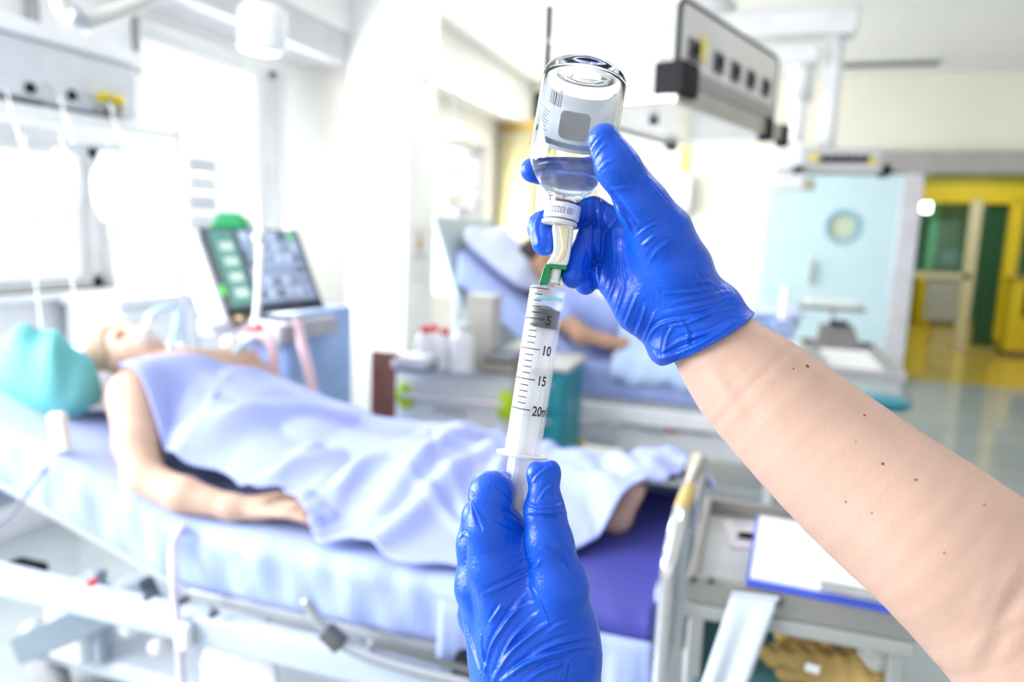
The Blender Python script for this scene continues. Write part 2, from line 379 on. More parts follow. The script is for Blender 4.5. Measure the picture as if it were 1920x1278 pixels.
px_box('board', M('grey_green_board', (.26, .36, .31), .5), yl, (1762, 380), (1822, 506), YC+.35, .04)
px_box('mint_strip', M('mint_paint', (.3, .75, .55), .5), yl, (1748, 380), (1763, 506), YC+.34, .04)
px_box('blue_poster', M('pale_blue_poster', (.35, .5, .6), .5), yl, (1766, 470), (1815, 500), YC+.33, .02)
a = ony(1737, 388, YC+1); lamp = thing('corridor_lamp', 'glowing white lamp seen through the corridor glass door', 'lamp', tuple(a))
MB().lathe([(0, .0), (.14, .02), (.2, .08), (.19, .14), (.06, .17), (0, .17)], 24, tuple(a-np.array([0, 0, .08]))).build('lamp_shade', M('lamp_glow', (1, 1, .97), .5, emit=6, var=0), lamp, smooth=True)
MB().tube([a+np.array([0, 0, .06]), (a[0], a[1], 2.75)], .015).build('stem', WHITE, lamp)
def base_at(px, py): return onz(px, py, 0)
b = base_at(1724, 606); h = ony(1724, 508, b[1])[2]
bn = thing('waste_bin', 'rounded yellow bin standing inside the corridor doorway', 'bin', tuple(b))
MB().lathe([(0, 0), (.14, 0), (.165, .05), (.17, h*.75), (.155, h*.93), (.08, h), (0, h)], 28, tuple(b)).build('bin_body', YEL, bn, smooth=True)
MB().lathe([(.168, h*.72), (.178, h*.73), (.178, h*.76), (.168, h*.77)], 28, tuple(b), closed=True).build('lid_rim', M('dark_yellow', (.6, .42, .02), .4), bn, smooth=True)
b = base_at(1772, 606); h = 1.0
gc = thing('linen_cart', 'pale grey wheeled linen cart in the corridor behind the glass door', 'cart', tuple(b))
mkbox('cart_body', M('pale_grey_cart', (.5, .51, .54), .5), gc, b[0]-.2, b[0]+.2, b[1], b[1]+.4, .1, .75, .02)
mkbox('cart_top', LGREY, gc, b[0]-.22, b[0]+.22, b[1]-.02, b[1]+.42, .75, .79, .01)
for sx in (-1, 1):
    for sy in (.05, .35): MB().lathe([(0, -.02), (.045, -.02), (.045, .02), (0, .02)], 16, (b[0]+sx*.16, b[1]+sy, .047), (1, 0, 0)).build('wheel', DGREY, gc, smooth='auto')
b = base_at(1900, 668)
rk = thing('supply_cabinet', 'yellow cabinet with a black front panel at the corridor edge', 'cabinet', (b[0]+.1, b[1], 0))
X0 = b[0]-.12; Y0 = b[1]; zt = ony(1900, 525, Y0)[2]
mkbox('cabinet_body', YEL, rk, X0, X0+.7, Y0, Y0+.45, .06, zt, .015)
mkbox('cabinet_top', M('amber_wood', (.5, .33, .05), .4), rk, X0-.02, X0+.72, Y0-.02, Y0+.47, zt, zt+.03, .006)
mkbox('front_panel', BLACK, rk, X0+.15, X0+.6, Y0-.012, Y0, .52, zt-.08, .004)
mkbox('plinth', DGREY, rk, X0+.02, X0+.68, Y0+.03, Y0+.42, 0, .06, .004)
# ---------------------------------------------------------------- ceiling: light panels and a vent
LP = M('light_diffuser', (1, .99, .97), .5, emit=5.5, var=0)
SPOTS = [(-1.55, 5.2, 'bright ceiling light panel nearest the white pillar'), (1.0, 2.7, 'added ceiling light panel out of view above the trolley side'), (-1.55, 7.4, 'ceiling light panel farthest back beside the cream wall')]  # trolley-side panel is out of view, added for top light
for x, y, lb in SPOTS:
    t = thing('ceiling_light', lb, 'ceiling light', (x, y, ZC), group='ceiling light panels')
    mkbox('diffuser', LP, t, x-.56, x+.56, y-.26, y+.26, ZC-.02, ZC-.012, 0)
    m = MB()
    m.bb(x-.6, x+.6, y-.3, y-.26, ZC-.03, ZC).bb(x-.6, x+.6, y+.26, y+.3, ZC-.03, ZC).bb(x-.6, x-.56, y-.26, y+.26, ZC-.03, ZC).bb(x+.56, x+.6, y-.26, y+.26, ZC-.03, ZC)
    m.build('frame', WHITE, t, bevel=.002)
for x, y, lb in ((2.6, 10.2, 'added unseen light panel on the corridor ceiling just beyond the opening'), (3.3, 13.4, 'added unseen light panel on the corridor ceiling behind the glass door')):  # both panels unseen, added to brighten the corridor
    t = thing('ceiling_light', lb, 'ceiling light', (x, y, 2.75), group='ceiling light panels')
    mkbox('diffuser', M('corridor_fill', (1, .99, .95), .5, emit=9, var=0), t, x-.56, x+.56, y-.26, y+.26, 2.73, 2.738, 0); mkbox('frame', WHITE, t, x-.6, x+.6, y-.3, y+.3, 2.738, 2.75, .002)
va = onz(1670, 117, ZC)
vt_ = thing('ceiling_vent', 'thin grey slot vent in the ceiling at the right', 'vent', (va[0], va[1], ZC))
mkbox('vent_frame', LGREY, vt_, va[0]-.42, va[0]+.42, va[1]-.09, va[1]+.09, ZC-.02, ZC, .004)
for k in range(5): mkbox('slat', DGREY, vt_, va[0]-.4, va[0]+.4, va[1]-.07+k*.03, va[1]-.055+k*.03, ZC-.028, ZC-.02, 0)
# ---------------------------------------------------------------- ceiling supply pendant with socket rail (near)
pc = at(1263, 150, 2.2); ra = math.radians(18.6); A = np.array([math.sin(ra), math.cos(ra), 0]); B = np.array([-math.cos(ra), math.sin(ra), 0])
PR = Matrix(((A[0], B[0], 0), (A[1], B[1], 0), (0, 0, 1)))
pn = thing('supply_pendant', 'black-framed ceiling supply pendant with glass shelf and sockets right of the vial', 'pendant', tuple(pc), PR)
LAV = M('lavender_shelf', (.86, .87, .95), .2, var=.02)
def lb_(name, mat, x0, x1, y0, y1, z0, z1, bevel=.004, parent=None): return MB().bb(x0, x1, y0, y1, z0, z1).build(name, mat, parent or pn, bevel=bevel, local=True)
lb_('shelf', LAV, 0, .97, -.0, .46, -.055, -.035, .003)
for y0 in (-.02, .46):
    m = MB().bb(-.01, 1.0, y0, y0+.022, -.066, -.006); m.build('side_rail', ALU, pn, bevel=.004, local=True)
lb_('cross_rail', ALU, -.012, .012, 0, .46, -.062, -.03); lb_('cross_rail', ALU, .975, 1.0, 0, .46, -.062, -.03)
for x, y in ((0, -.01), (1.0, -.01), (0, .47), (1.0, .47), (.8, -.01)):
    if (x, y) == (0, -.01): lb_('corner_block', BLACK, x-.015, x+.1, y-.03, y+.07, -.045, .055, .008)
    else: lb_('corner_block', BLACK, x-.025, x+.03, y-.022, y+.022, -.085, -.0, .006)
lb_('shelf_knob', BLACK, .3, .33, .2, .23, -.075, -.055, .006)
# socket panel on the right long side, dark frame round a grey board
PZ1 = .235; m = MB()
fr = [(.005, .0, .05)]; cr = .03
def rrect(x0, x1, z0, z1, r, n=5):
    o = []
    for cx, cz, a0 in ((x1-r, z1-r, 0), (x0+r, z1-r, 90), (x0+r, z0+r, 180), (x1-r, z0+r, 270)):
        for k in range(n+1): a = math.radians(a0+90*k/n); o.append((cx+r*math.cos(a), cz+r*math.sin(a)))
    return o
pts = rrect(.012, .90, -.0, PZ1, .035); pts.append(pts[0]); pts.append(pts[1])
MB().tube([(x, .0, z) for x, z in pts], .0085, 8, cap=False).build('panel_frame', BLACK, pn, smooth=True, local=True)
brd = MB().prism([(x, -.004, z) for x, z in rrect(.014, .898, .0, PZ1-.002, .034)], (0, .05, 0)).build('socket_board', M('grey_board', (.58, .58, .57), .4), pn, local=True)
YP = M('yellow_plug', (.75, .6, .12), .4)
lb_('yellow_socket', YP, .155, .2, -.012, 0, .085, .16, .003, brd)
for k, x in enumerate((.075, .27, .42, .57, .73)):
    s_ = lb_('socket', DGREY, x, x+.085, -.012, .0, .075, .14, .006, brd)
    MB().lathe([(0, -.006), (.02, -.006), (.02, .002), (0, .002)], 16, (x+.04, -.014, .107), (0, 1, 0)).build('socket_hole', BLACK, s_, local=True)
lb_('lower_strip', M('mid_grey', (.28, .28, .28), .4), .02, .9, -.01, 0, -.0, .05, .002, brd)
lb_('end_panel', M('pendant_white', (.82, .82, .84), .4), -.004, .004, .05, .44, .06, .26, .004)
lb_('end_post', BLACK, -.012, .004, .44, .462, -.03, .27, .004)
lb_('end_rail', LGREY, -.014, -.004, .05, .44, .15, .165, .002)
MB().bb(.4, .56, .15, .31, -.03, ZC-pc[2]).build('column', M('pendant_column', (.85, .85, .87), .4), pn, bevel=.01, local=True)
# ---------------------------------------------------------------- far pendant on white ceiling arms
fp = at(1580, 318, 4.8)
p2 = thing('supply_pendant', 'grey ceiling supply pendant hanging in front of the blue door', 'pendant', tuple(fp))
def fb(name, mat, a, b_, d, th, bevel=.006, par=None):
    y = fp[1]-.05+(d-4.8); p = ony(*a, y); q = ony(*b_, y); return mkbox(name, mat, par or p2, p[0], q[0], y, y+th, min(p[2], q[2]), max(p[2], q[2]), bevel)
bx2 = fb('socket_rail', M('pendant_grey', (.5, .5, .5), .4), (1502, 276), (1656, 324), 4.8, .3, .02)
for k in range(7): fb('socket', BLACK, (1540+k*13.5, 291), (1550+k*13.5, 304), 4.78, .03, .003, bx2)
fb('yellow_socket', YP, (1520, 289), (1534, 303), 4.78, .03, .003, bx2); fb('yellow_socket', YP, (1630, 294), (1640, 308), 4.78, .03, .003, bx2)
fb('end_cap', BLACK, (1656, 308), (1672, 328), 4.8, .25); fb('end_cap', BLACK, (1488, 310), (1506, 320), 4.77, .25)
fb('white_housing', WHITE, (1452, 264), (1504, 318), 4.8, .3, .02)
fb('monitor_box', M('pale_lilac_plastic', (.76, .76, .8), .4), (1448, 326), (1506, 356), 4.75, .2, .01); fb('brown_box', M('brown_grey', (.4, .37, .3), .5), (1506, 334), (1528, 356), 4.75, .1)
c1 = at(1548, 280, 4.95); c2 = at(1492, 268, 4.95)
MB().tube([c1, (c1[0], c1[1], 2.75)], .055, 20).build('drop_column', WHITE, p2, smooth='auto'); MB().tube([c2, (c2[0], c2[1], 2.35)], .045, 20).build('drop_column', WHITE, p2, smooth='auto')
MB().tube([(c2[0], c2[1], 2.3), (c2[0], c2[1], 2.6)], .075, 20).build('column_sleeve', OFFW, p2, smooth='auto')
MB().bb(c1[0]-.95, c1[0]+.12, c1[1]-.12, c1[1]+.12, 2.7, 2.88).build('ceiling_arm', OFFW, p2, bevel=.03)
MB().bb(c2[0]-.5, c2[0]+.1, c2[1]-.1, c2[1]+.1, 2.52, 2.64).build('ceiling_arm', OFFW, p2, bevel=.03)
MB().lathe([(0, 0), (.2, 0), (.22, .06), (.12, .2), (0, .2)], 28, (c1[0]-.85, c1[1], 2.86)).build('ceiling_mount', OFFW, p2, smooth='auto')
# ---------------------------------------------------------------- wall items far back
wd = ony(1272, 365, YF)
t = thing('soap_dispenser', 'white wall dispenser on the cream wall behind the gloved thumb', 'dispenser', tuple(wd))
mkbox('dispenser_body', WHITE, t, wd[0]-.15, wd[0]+.16, YF-.16, YF, wd[2]-.2, wd[2]+.22, .04)
mkbox('spout', GREY, t, wd[0]-.03, wd[0]+.03, YF-.15, YF-.09, wd[2]-.235, wd[2]-.2, .004); mkbox('lever', LGREY, t, wd[0]-.1, wd[0]+.1, YF-.19, YF-.16, wd[2]-.16, wd[2]-.13, .004)
wd = ony(1195, 290, YF)
t = thing('wall_fitting', 'small pale wall fitting high on the cream wall behind the fingers', 'wall fitting', tuple(wd))
mkbox('fitting_plate', M('pale_amber', (.7, .62, .4), .5), t, wd[0]-.08, wd[0]+.08, YF-.03, YF, wd[2]-.16, wd[2]+.1, .01); mkbox('fitting_head', OFFW, t, wd[0]-.06, wd[0]+.06, YF-.1, YF-.03, wd[2]-.05, wd[2]+.06, .01)
ws = ony(1405, 480, YF)
t = thing('light_switch', 'small light switch on the cream wall left of the blue door', 'switch', tuple(ws)); mkbox('switch_plate', WHITE, t, ws[0]-.05, ws[0]+.05, YF-.012, YF, ws[2]-.05, ws[2]+.05, .004); mkbox('rocker', OFFW, t, ws[0]-.02, ws[0]+.02, YF-.018, YF-.012, ws[2]-.03, ws[2]+.03, .002)
# pale yellow curtains along the back wall
CUR = M('pale_yellow_curtain', (.86, .8, .5), .8, sss=.0, var=.03)
def curtain(x0, x1, y, z0, z1, name, label):
    n = 60; vs = []; fs = []
    for i in range(n+1):
        x = x0+(x1-x0)*i/n
        for z in (z0, z1): vs.append((x, y+.035*math.sin(i*1.25)+.01*math.sin(i*3.1), z))
    for i in range(n): fs.append((2*i, 2*i+2, 2*i+3, 2*i+1))
    t = thing(name, label, 'curtain', ((x0+x1)/2, y, z0))
    MB().add(vs, fs).build('fabric', CUR, t, smooth=True, solid=.004); MB().tube([(x0-.05, y, z1+.02), (x1+.05, y, z1+.02)], .012).build('curtain_rail', LGREY, t); [MB().tube([(q, y, z1+.02), (q, YF, z1+.02)], .008).build('rail_bracket', LGREY, t) for q in (x0, x1)]
curtain(-2.95, -2.55, YF-.15, .3, 2.45, 'curtain', 'pale yellow curtain hanging at the back corner beside the windows')
curtain(-2.3, -1.85, YF-.15, .3, 2.45, 'curtain', 'pale yellow curtain directly behind the glass vial')
# poster on the right side of the pillar
ps = onx(786, 475, PILX1+.002)
t = thing('poster', 'small poster with a brown arrow shape on the side of the pillar', 'poster', tuple(ps))
mkbox('sheet', M('poster_paper', (.72, .72, .74), .6, var=.02), t, PILX1, PILX1+.004, ps[1]-.13, ps[1]+.13, ps[2]-.2, ps[2]+.19, 0)
MB().prism([(PILX1+.0045, ps[1]-.05, ps[2]+.02), (PILX1+.0045, ps[1]+.05, ps[2]+.02), (PILX1+.0045, ps[1]+.012, ps[2]+.15), (PILX1+.0045, ps[1]-.012, ps[2]+.15)], (.001, 0, 0)).build('brown_shape', M('poster_brown', (.5, .3, .14), .6), t)
mkbox('grey_band', M('poster_grey', (.45, .48, .55), .6), t, PILX1+.004, PILX1+.005, ps[1]-.1, ps[1]+.1, ps[2]-.04, ps[2]+.0, 0)
# ================================================================ window side: rail unit, lamps, infusion gear
PLW = M('gloss_white', (.88, .89, .91), .3)
def tb(name, mat, par, p0, p1, x, th, bevel=.006):
    a, b = onx(*p0, x), onx(*p1, x); return mkbox(name, mat, par, x-th, x, min(a[1], b[1]), max(a[1], b[1]), min(a[2], b[2]), max(a[2], b[2]), bevel)
hw = thing('medical_rail_unit', 'long grey-white bedhead supply rail with sockets in front of the window wall', 'supply rail', (-2.65, 2.1, 1.8))
mkbox('rail_body', M('rail_grey_white', (.66, .68, .72), .4), hw, -2.8, -2.6, 1.2, 2.66, 1.81, 2.03, .012)
mkbox('top_lip', WHITE, hw, -2.82, -2.58, 1.2, 2.68, 2.03, 2.09, .01); mkbox('bottom_strip', DGREY, hw, -2.63, -2.597, 1.2, 2.2, 1.795, 1.812, .002)
mkbox('under_cover', WHITE, hw, -2.82, -2.6, 1.2, 2.9, 1.74, 1.795, .01)
for px, py in ((55, 165), (133, 179)):
    a = onx(px, py, -2.6); s_ = MB().lathe([(0, -.004), (.02, -.004), (.02, .012), (0, .012)], 18, a, (1, 0, 0)).build('gas_socket', BLACK, hw, smooth='auto')
    MB().lathe([(.02, -.002), (.034, -.002), (.034, .006), (.02, .006)], 18, a+np.array([0, .07, 0]), (1, 0, 0), closed=True).build('socket_ring', LGREY, hw, smooth='auto')
for px, py, r in ((194, 182, .018), (214, 190, .024)):
    a = onx(px, py, -2.58); y_ = MB().lathe([(0, -.02), (r, -.02), (r, .03), (r*.7, .04), (0, .04)], 18, a, (1, .2, 0)).build('gas_coupling', M('yellow_coupling', (.8, .62, .0), .4), hw, smooth='auto')
    MB().tube(curve_pts([a+np.array([.03, 0, 0]), a+np.array([.06, -.03, -.05]), a+np.array([.05, -.1, -.06])]), .008).build('hose_stub', DGREY, y_, smooth=True)
# framed board above the rail
a, b = onx(72, 70, -2.95), onx(250, 118, -2.95)
bd = thing('wall_board', 'white wall board with thin grey frame in the top left corner', 'board', (-2.98, a[1], a[2]))
y0, y1, z0, z1 = a[1]-.0, b[1], 2.12, 2.75
mkbox('panel', PLW, bd, -2.995, -2.95, y0, y1, z0, z1, .004)
for nm, q in (('frame_bar', (y0-.02, y0, z0-.02, z1)), ('frame_bar', (y1, y1+.03, z0-.02, z1)), ('frame_bar', (y0-.02, y1+.03, z0-.035, z0-.01))): mkbox(nm, M('frame_grey', (.3, .31, .33), .4), bd, -2.99, -2.935, *q, .003)
# examination lamp arm and spot lamp
el = thing('examination_lamp_arm', 'curved pale grey lamp arm at the top left of the room', 'lamp arm', tuple(at(150, 40, 2.3)))
MB().tube(curve_pts([at(330, -40, 2.45), at(260, 5, 2.4), at(190, 32, 2.33), at(145, 38, 2.3), at(118, 15, 2.27), at(105, -40, 2.25)], 6), .027, 16).build('arm_tube', M('arm_grey', (.62, .62, .58), .4), el, smooth=True)
MB().lathe([(0, -.035), (.032, -.035), (.032, .035), (0, .035)], 20, at(146, 36, 2.29), tuple(-FW)).build('pivot_cap', LGREY, el, smooth='auto')
a = at(330, -40, 2.45); MB().tube([a, (a[0], a[1], ZC)], .03, 14).build('ceiling_stem', WHITE, el, smooth='auto')
a = at(492, 62, 3.3)
sp = thing('ceiling_spot_lamp', 'white cylindrical ceiling spot lamp in front of the window', 'lamp', tuple(a))
MB().lathe([(0, .12), (.07, .12), (.1, .1), (.105, .06), (.105, -.06), (.09, -.075), (0, -.06)], 32, a).build('lamp_housing', WHITE, sp, smooth='auto')
MB().lathe([(0, -.085), (.06, -.083), (.09, -.075), (.09, -.068), (0, -.062)], 32, a).build('lens', M('lamp_lens', (.62, .72, .85), .15), sp, smooth=True)
MB().tube([a+np.array([-.06, 0, .11]), (a[0]-.06, a[1], ZC)], .022, 14).build('mount_rod', WHITE, sp, smooth='auto')
# infusion bags and pumps below the rail
BAG = clear_plastic('bag_film', (.93, .95, .97), .55, .2)
def iv_bag(px, py, d, w_, h_, label):
    a = at(px, py, d); t = thing('infusion_bag', label, 'infusion bag', tuple(a), group='infusion bags')
    MB().pillow(a-np.array([0, 0, h_/2]), (w_, .05, h_), None, .5, 14).build('bag', BAG, t, smooth=True)
    MB().tube([a, a+np.array([0, 0, .05])], .004).build('hanger_loop', LGREY, t); MB().tube([a-np.array([0, 0, h_]), a-np.array([0, 0, h_+.05])], .009).build('port', M('port_blue', (.5, .7, .85), .4), t)
    MB().tube(curve_pts([a-np.array([0, 0, h_+.05]), a-np.array([-.01, 0, h_+.2]), a-np.array([-.03, 0, h_+.45])]), .003, 8).build('line', BAG, t, smooth=True)
iv_bag(48, 285, 2.35, .13, .19, 'leftmost clear infusion bag hanging below the supply rail'); iv_bag(118, 280, 2.4, .13, .2, 'second clear infusion bag hanging below the supply rail'); iv_bag(205, 284, 2.55, .15, .24, 'widest clear infusion bag, nearest the window')
a = at(40, 268, 2.37); b = at(230, 276, 2.56)
hr = thing('hanger_rail', 'thin steel hanger rail carrying the clear infusion bags', 'rail', tuple(a)); MB().tube([a, b], .006).build('rod', LGREY, hr); 
for k in (0., .5, 1.): q = a+(b-a)*k; MB().tube([q, (q[0]-.05, q[1], 1.78)], .004).build('hook', LGREY, hr)
t = thing('infusion_pump_tower', 'tall white and blue-grey infusion pump tower left of the monitor', 'infusion pumps', tuple(at(350, 560, 3.0)))
for k in range(4):
    a0, b0 = at(300, 292+k*36, 3.0), at(368, 322+k*36, 3.0)
    q = mkbox('pump', (M('pump_grey', (.72, .73, .75), .4), WHITE)[k % 2], t, a0[0]-.03, b0[0], a0[1], a0[1]+.16, b0[2], a0[2], .008)
    mkbox('pump_display', M('pump_display', (.5, .58, .64), .25), q, b0[0]-.06, b0[0]-.01, a0[1]-.006, a0[1], b0[2]+.015, a0[2]-.012, .002)
a0 = at(335, 300, 3.08); MB().tube([(a0[0], a0[1], .06), (a0[0], a0[1], 1.75)], .014).build('pole', STEEL, t)
for k in range(5): an = k*2*math.pi/5; MB().tube([(a0[0], a0[1], .08), (a0[0]+.28*math.cos(an), a0[1]+.28*math.sin(an), .04)], .012).build('foot', LGREY, t)
t = thing('white_cabinet', 'white equipment cabinet standing under the window behind the patient head', 'cabinet', (-2.6, 2.9, 0))
mkbox('cabinet_body', WHITE, t, -2.95, -2.65, 2.55, 3.5, 0, 1.0, .01); mkbox('cabinet_top', PLW, t, -2.97, -2.63, 2.53, 3.52, 1.0, 1.04, .006)
for k in range(2): d_ = mkbox('cabinet_door', PLW, t, -2.65, -2.635, 2.57+k*.47, 3.01+k*.47, .1, .97, .004); mkbox('handle', STEEL, d_, -2.635, -2.615, 2.96+k*.1, 2.98+k*.1, .5, .68, .003)
# ================================================================ ventilator with tilted control console
vn = thing('ventilator', 'ventilator with tilted dark control console, green handle and blue cabinet behind the patient', 'ventilator', (-1.75, 2.5, 0))
TL, TR_, BR, BL = at(368, 424, 2.62), at(556, 430, 2.62), at(602, 563, 2.5), at(422, 582, 2.5)
e1 = (TR_-TL+BR-BL)/2; e2 = (BL-TL+BR-TR_)/2
def con(u, v, n=0.):
    nn = np.cross(e2, e1); nn /= np.linalg.norm(nn)
    if nn @ FW > 0: nn = -nn
    p = TL*(1-u)*(1-v)+TR_*u*(1-v)+BL*(1-u)*v+BR*u*v; return p+nn*n
def cpatch(name, mat, par, u0, u1, v0, v1, n0, n1, bevel=.002):
    lo_ = [con(u0, v0, n0), con(u1, v0, n0), con(u1, v1, n0), con(u0, v1, n0)]; ex = con(.5, .5, n1)-con(.5, .5, n0)
    return MB().prism(lo_, ex).build(name, mat, par, bevel=bevel)
csl = cpatch('console', M('console_slate', (.035, .05, .06), .4), vn, 0, 1, 0, 1, -.06, 0, .006)
cpatch('side_housing', M('housing_white', (.84, .85, .9), .4), vn, -.3, 0, .02, 1.1, -.16, -.02, .02)
cpatch('display_strip', M('display_green', (.05, .16, .14), .3), csl, .1, .34, .04, .97, 0, .004)
for k in range(4): cpatch('readout', M('readout_pale', (.32, .42, .38), .3), csl, .17, .31, .2+k*.19, .31+k*.19, .004, .007, .001)
cpatch('green_key', M('key_green', (.07, .42, .05), .4), csl, .02, .08, .72, .84, 0, .006)
cpatch('key_field', M('field_blue_grey', (.2, .25, .36), .4), csl, .39, .97, .04, .96, 0, .003)
rnd = random.Random(3)
for r in range(6):
    for c in range(6):
        mt = (M('key_pale', (.36, .4, .52), .4), M('key_dark', (.02, .03, .05), .4), M('key_mid', (.16, .2, .3), .4), M('key_slate', (.07, .1, .13), .4))[rnd.choice((0, 0, 1, 2, 2, 3))]
        if (r, c) == (1, 1): mt = M('key_yellow', (.6, .6, .1), .4)
        if (r, c) == (0, 5): mt = MATS['key_green']
        cpatch('key', mt, csl, .42+c*.092, .475+c*.092, .08+r*.148, .17+r*.148, .003, .008, .001)
gh0, gh1 = con(.08, -.02, -.03), con(.5, -.02, -.03)
g = MB(); q = [np.array(p) for p in ((gh0), (gh1))]
zz = np.array([0, 0, 1.]); g.prism([gh0, gh1, gh1+zz*.05-e1*.06, gh0+(gh1-gh0)*.75+zz*.066, gh0+(gh1-gh0)*.3+zz*.066, gh0+zz*.05+e1*.07], -FW*-.09)
g.build('green_handle', M('handle_green', (.01, .3, .1), .35), vn, bevel=.014)
def vb(name, mat, p0, p1, d, th, bevel=.01):
    a_, b_ = at(*p0, d), at(*p1, d); return mkbox(name, mat, vn, a_[0], b_[0], a_[1], a_[1]+th, min(a_[2], b_[2]), max(a_[2], b_[2]), bevel)
vb('tray', M('tray_lilac', (.5, .5, .57), .4), (368, 596), (560, 640), 2.62, .36); vb('brass_valve', M('valve_brass', (.5, .36, .2), .35, .4), (425, 588), (462, 604), 2.55, .05)
a_ = at(405, 640, 2.72); b_ = at(560, 640, 2.72)
BCAB = M('cabinet_sky_blue', (.38, .56, .95), .4)
mkbox('cabinet', BCAB, vn, a_[0], b_[0], a_[1]+.02, a_[1]+.45, .12, 1.07, .01)
mkbox('cabinet_side', BCAB, vn, b_[0], b_[0]+.012, a_[1]+.02, a_[1]+.45, .12, 1.07, .005); mkbox('cabinet_foot', DGREY, vn, a_[0]+.03, b_[0]-.03, a_[1]+.05, a_[1]+.4, .05, .12, .01)
for sx in (a_[0]+.06, b_[0]-.06):
    for sy in (.08, .38): MB().lathe([(0, -.02), (.048, -.02), (.048, .02), (0, .02)], 16, (sx, a_[1]+sy, .05), (1, 0, 0)).build('wheel', DGREY, vn, smooth='auto')
m = MB().tube(curve_pts([at(478, 330, 2.5), at(484, 400, 2.46), at(489, 440, 2.45), at(486, 500, 2.44), at(484, 560, 2.43), at(478, 618, 2.42)], 6), .0115, 14); arm_ = m.build('support_arm', PLW, vn, smooth=True)
MB().lathe([(0, -.016), (.018, -.016), (.018, .016), (0, .016)], 18, at(486, 445, 2.44), tuple(-FW)).build('arm_joint', PLW, arm_, smooth='auto')
MB().tube([at(465, 621, 2.41), at(492, 617, 2.41)], .015, 16).build('red_connector', M('connector_red', (.8, .06, .05), .4), vn, smooth='auto')
PINK = clear_plastic('pink_hose', (.95, .68, .76), .7, .35); AQUA = clear_plastic('aqua_hose', (.62, .82, .95), .7, .35)
def hose(name, mat, ctrl, r):
    pts = curve_pts([at(*c) for c in ctrl], 16); rs = [r*(1+.06*(i % 2)) for i in range(len(pts))]
    return MB().tube(pts, rs, 12).build(name, mat, vn, smooth=True)
hose('breathing_hose', PINK, [(450, 640, 2.42), (480, 632, 2.4), (507, 640, 2.39), (513, 690, 2.4), (510, 760, 2.42), (505, 850, 2.45)], .018)
hose('breathing_hose', PINK, [(556, 598, 2.6), (565, 640, 2.55), (580, 700, 2.52), (592, 770, 2.5), (600, 850, 2.5)], .017)
hose('breathing_hose', PINK, [(470, 655, 2.5), (476, 700, 2.5), (484, 760, 2.5), (488, 850, 2.5)], .026)
hose('breathing_hose', AQUA, [(478, 632, 2.38), (445, 655, 2.33), (420, 690, 2.25), (380, 700, 2.2), (310, 690, 2.12), (272, 672, 2.08)], .011)
MB().lathe([(0, -.02), (.02, -.02), (.024, .0), (.02, .02), (0, .02)], 16, at(432, 642, 2.36), tuple(RT)).build('white_valve', PLW, vn, smooth=True)
# ================================================================ drawer cart with jars in the middle of the room
YCT = 2.95
cx0, cx1 = ony(741, 700, YCT)[0], ony(958, 700, YCT)[0]; cz = ony(850, 690, YCT)[2]
ct = thing('drawer_cart', 'white medical drawer cart with lime green rail ends behind the near bed', 'cart', ((cx0+cx1)/2, YCT, 0))
mkbox('cart_body', M('cart_pale_blue', (.92, .93, .95), .4), ct, cx0, cx1, YCT, YCT+.42, .12, cz-.02, .012)
mkbox('cart_top', M('cart_top_white', (.8, .82, .86), .35), ct, cx0-.015, cx1+.01, YCT-.015, YCT+.43, cz-.02, cz+.01, .006)
for k in range(3):
    d_ = mkbox('drawer', M('drawer_white', (.93, .94, .96), .4), ct, cx0+.02, cx1-.02, YCT-.012, YCT, .15+k*.17, .3+k*.17, .005); mkbox('drawer_pull', LGREY, d_, -1.3, -1.15, YCT-.028, YCT-.012, .26+k*.17, .275+k*.17, .003)
ra0, rb0 = ony(752, 740, YCT-.06), ony(945, 760, YCT-.06)
MB().tube([ra0, rb0], .012, 14).build('push_rail', M('rail_pale_pink', (.82, .74, .86), .35), ct, smooth='auto')
LIME = M('lime_plastic', (.5, .74, .01), .4)
for q, s in ((ra0, 1), (rb0, 1.25)):
    MB().pillow(q+np.array([0, .02, -.005]), (.06*s, .06, .1*s), None, .6, 10).build('rail_end', LIME, ct, smooth=True); mkbox('rail_bracket', M('lime_yellow', (.62, .66, .02), .4), ct, q[0]+.0, q[0]+.035, q[1]-.0, q[1]+.06, q[2]-.06, q[2]-.01, .006)
for sx in (cx0+.06, cx1-.06):
    for sy in (.08, .34):
        w_ = MB().lathe([(0, -.018), (.045, -.018), (.05, 0), (.045, .018), (0, .018)], 18, (sx, YCT+sy, .051), (1, 0, 0)).build('castor', DGREY, ct, smooth='auto')
RED = M('red_cap', (.75, .02, .05), .4); JUG = M('translucent_jug', (.83, .83, .87), .35)
def bottle(px, py, py1, d, r, label, cap, mat, grp='bottles on the drawer cart'):
    a = at(px, py, d); z0 = cz+.01; h_ = ony(px, py1, a[1])[2]-z0
    t = thing('bottle', label, 'bottle', (a[0], a[1], z0), group=grp)
    MB().lathe([(0, 0), (r, 0), (r*1.02, .006), (r, h_*.62), (r*.8, h_*.75), (r*.45, h_*.84), (r*.42, h_*.9), (0, h_*.9)], 24, (a[0], a[1], z0)).build('bottle_body', mat, t, smooth=True)
    MB().lathe([(0, h_*.86), (r*.55, h_*.86), (r*.55, h_), (r*.4, h_*1.01), (0, h_*1.01)], 18, (a[0], a[1], z0)).build('cap', cap, t, smooth='auto')
bottle(798, 640, 612, 3.2, .04, 'leftmost red-capped bottle on the drawer cart', RED, JUG); bottle(814, 640, 610, 3.3, .038, 'middle red-capped bottle on the drawer cart', RED, JUG); bottle(834, 645, 616, 3.15, .034, 'right-hand red-capped bottle on the drawer cart', RED, JUG)
bottle(868, 640, 604, 3.1, .05, 'wide white jug with pale cap beside the red-capped bottles', WHITE, JUG)
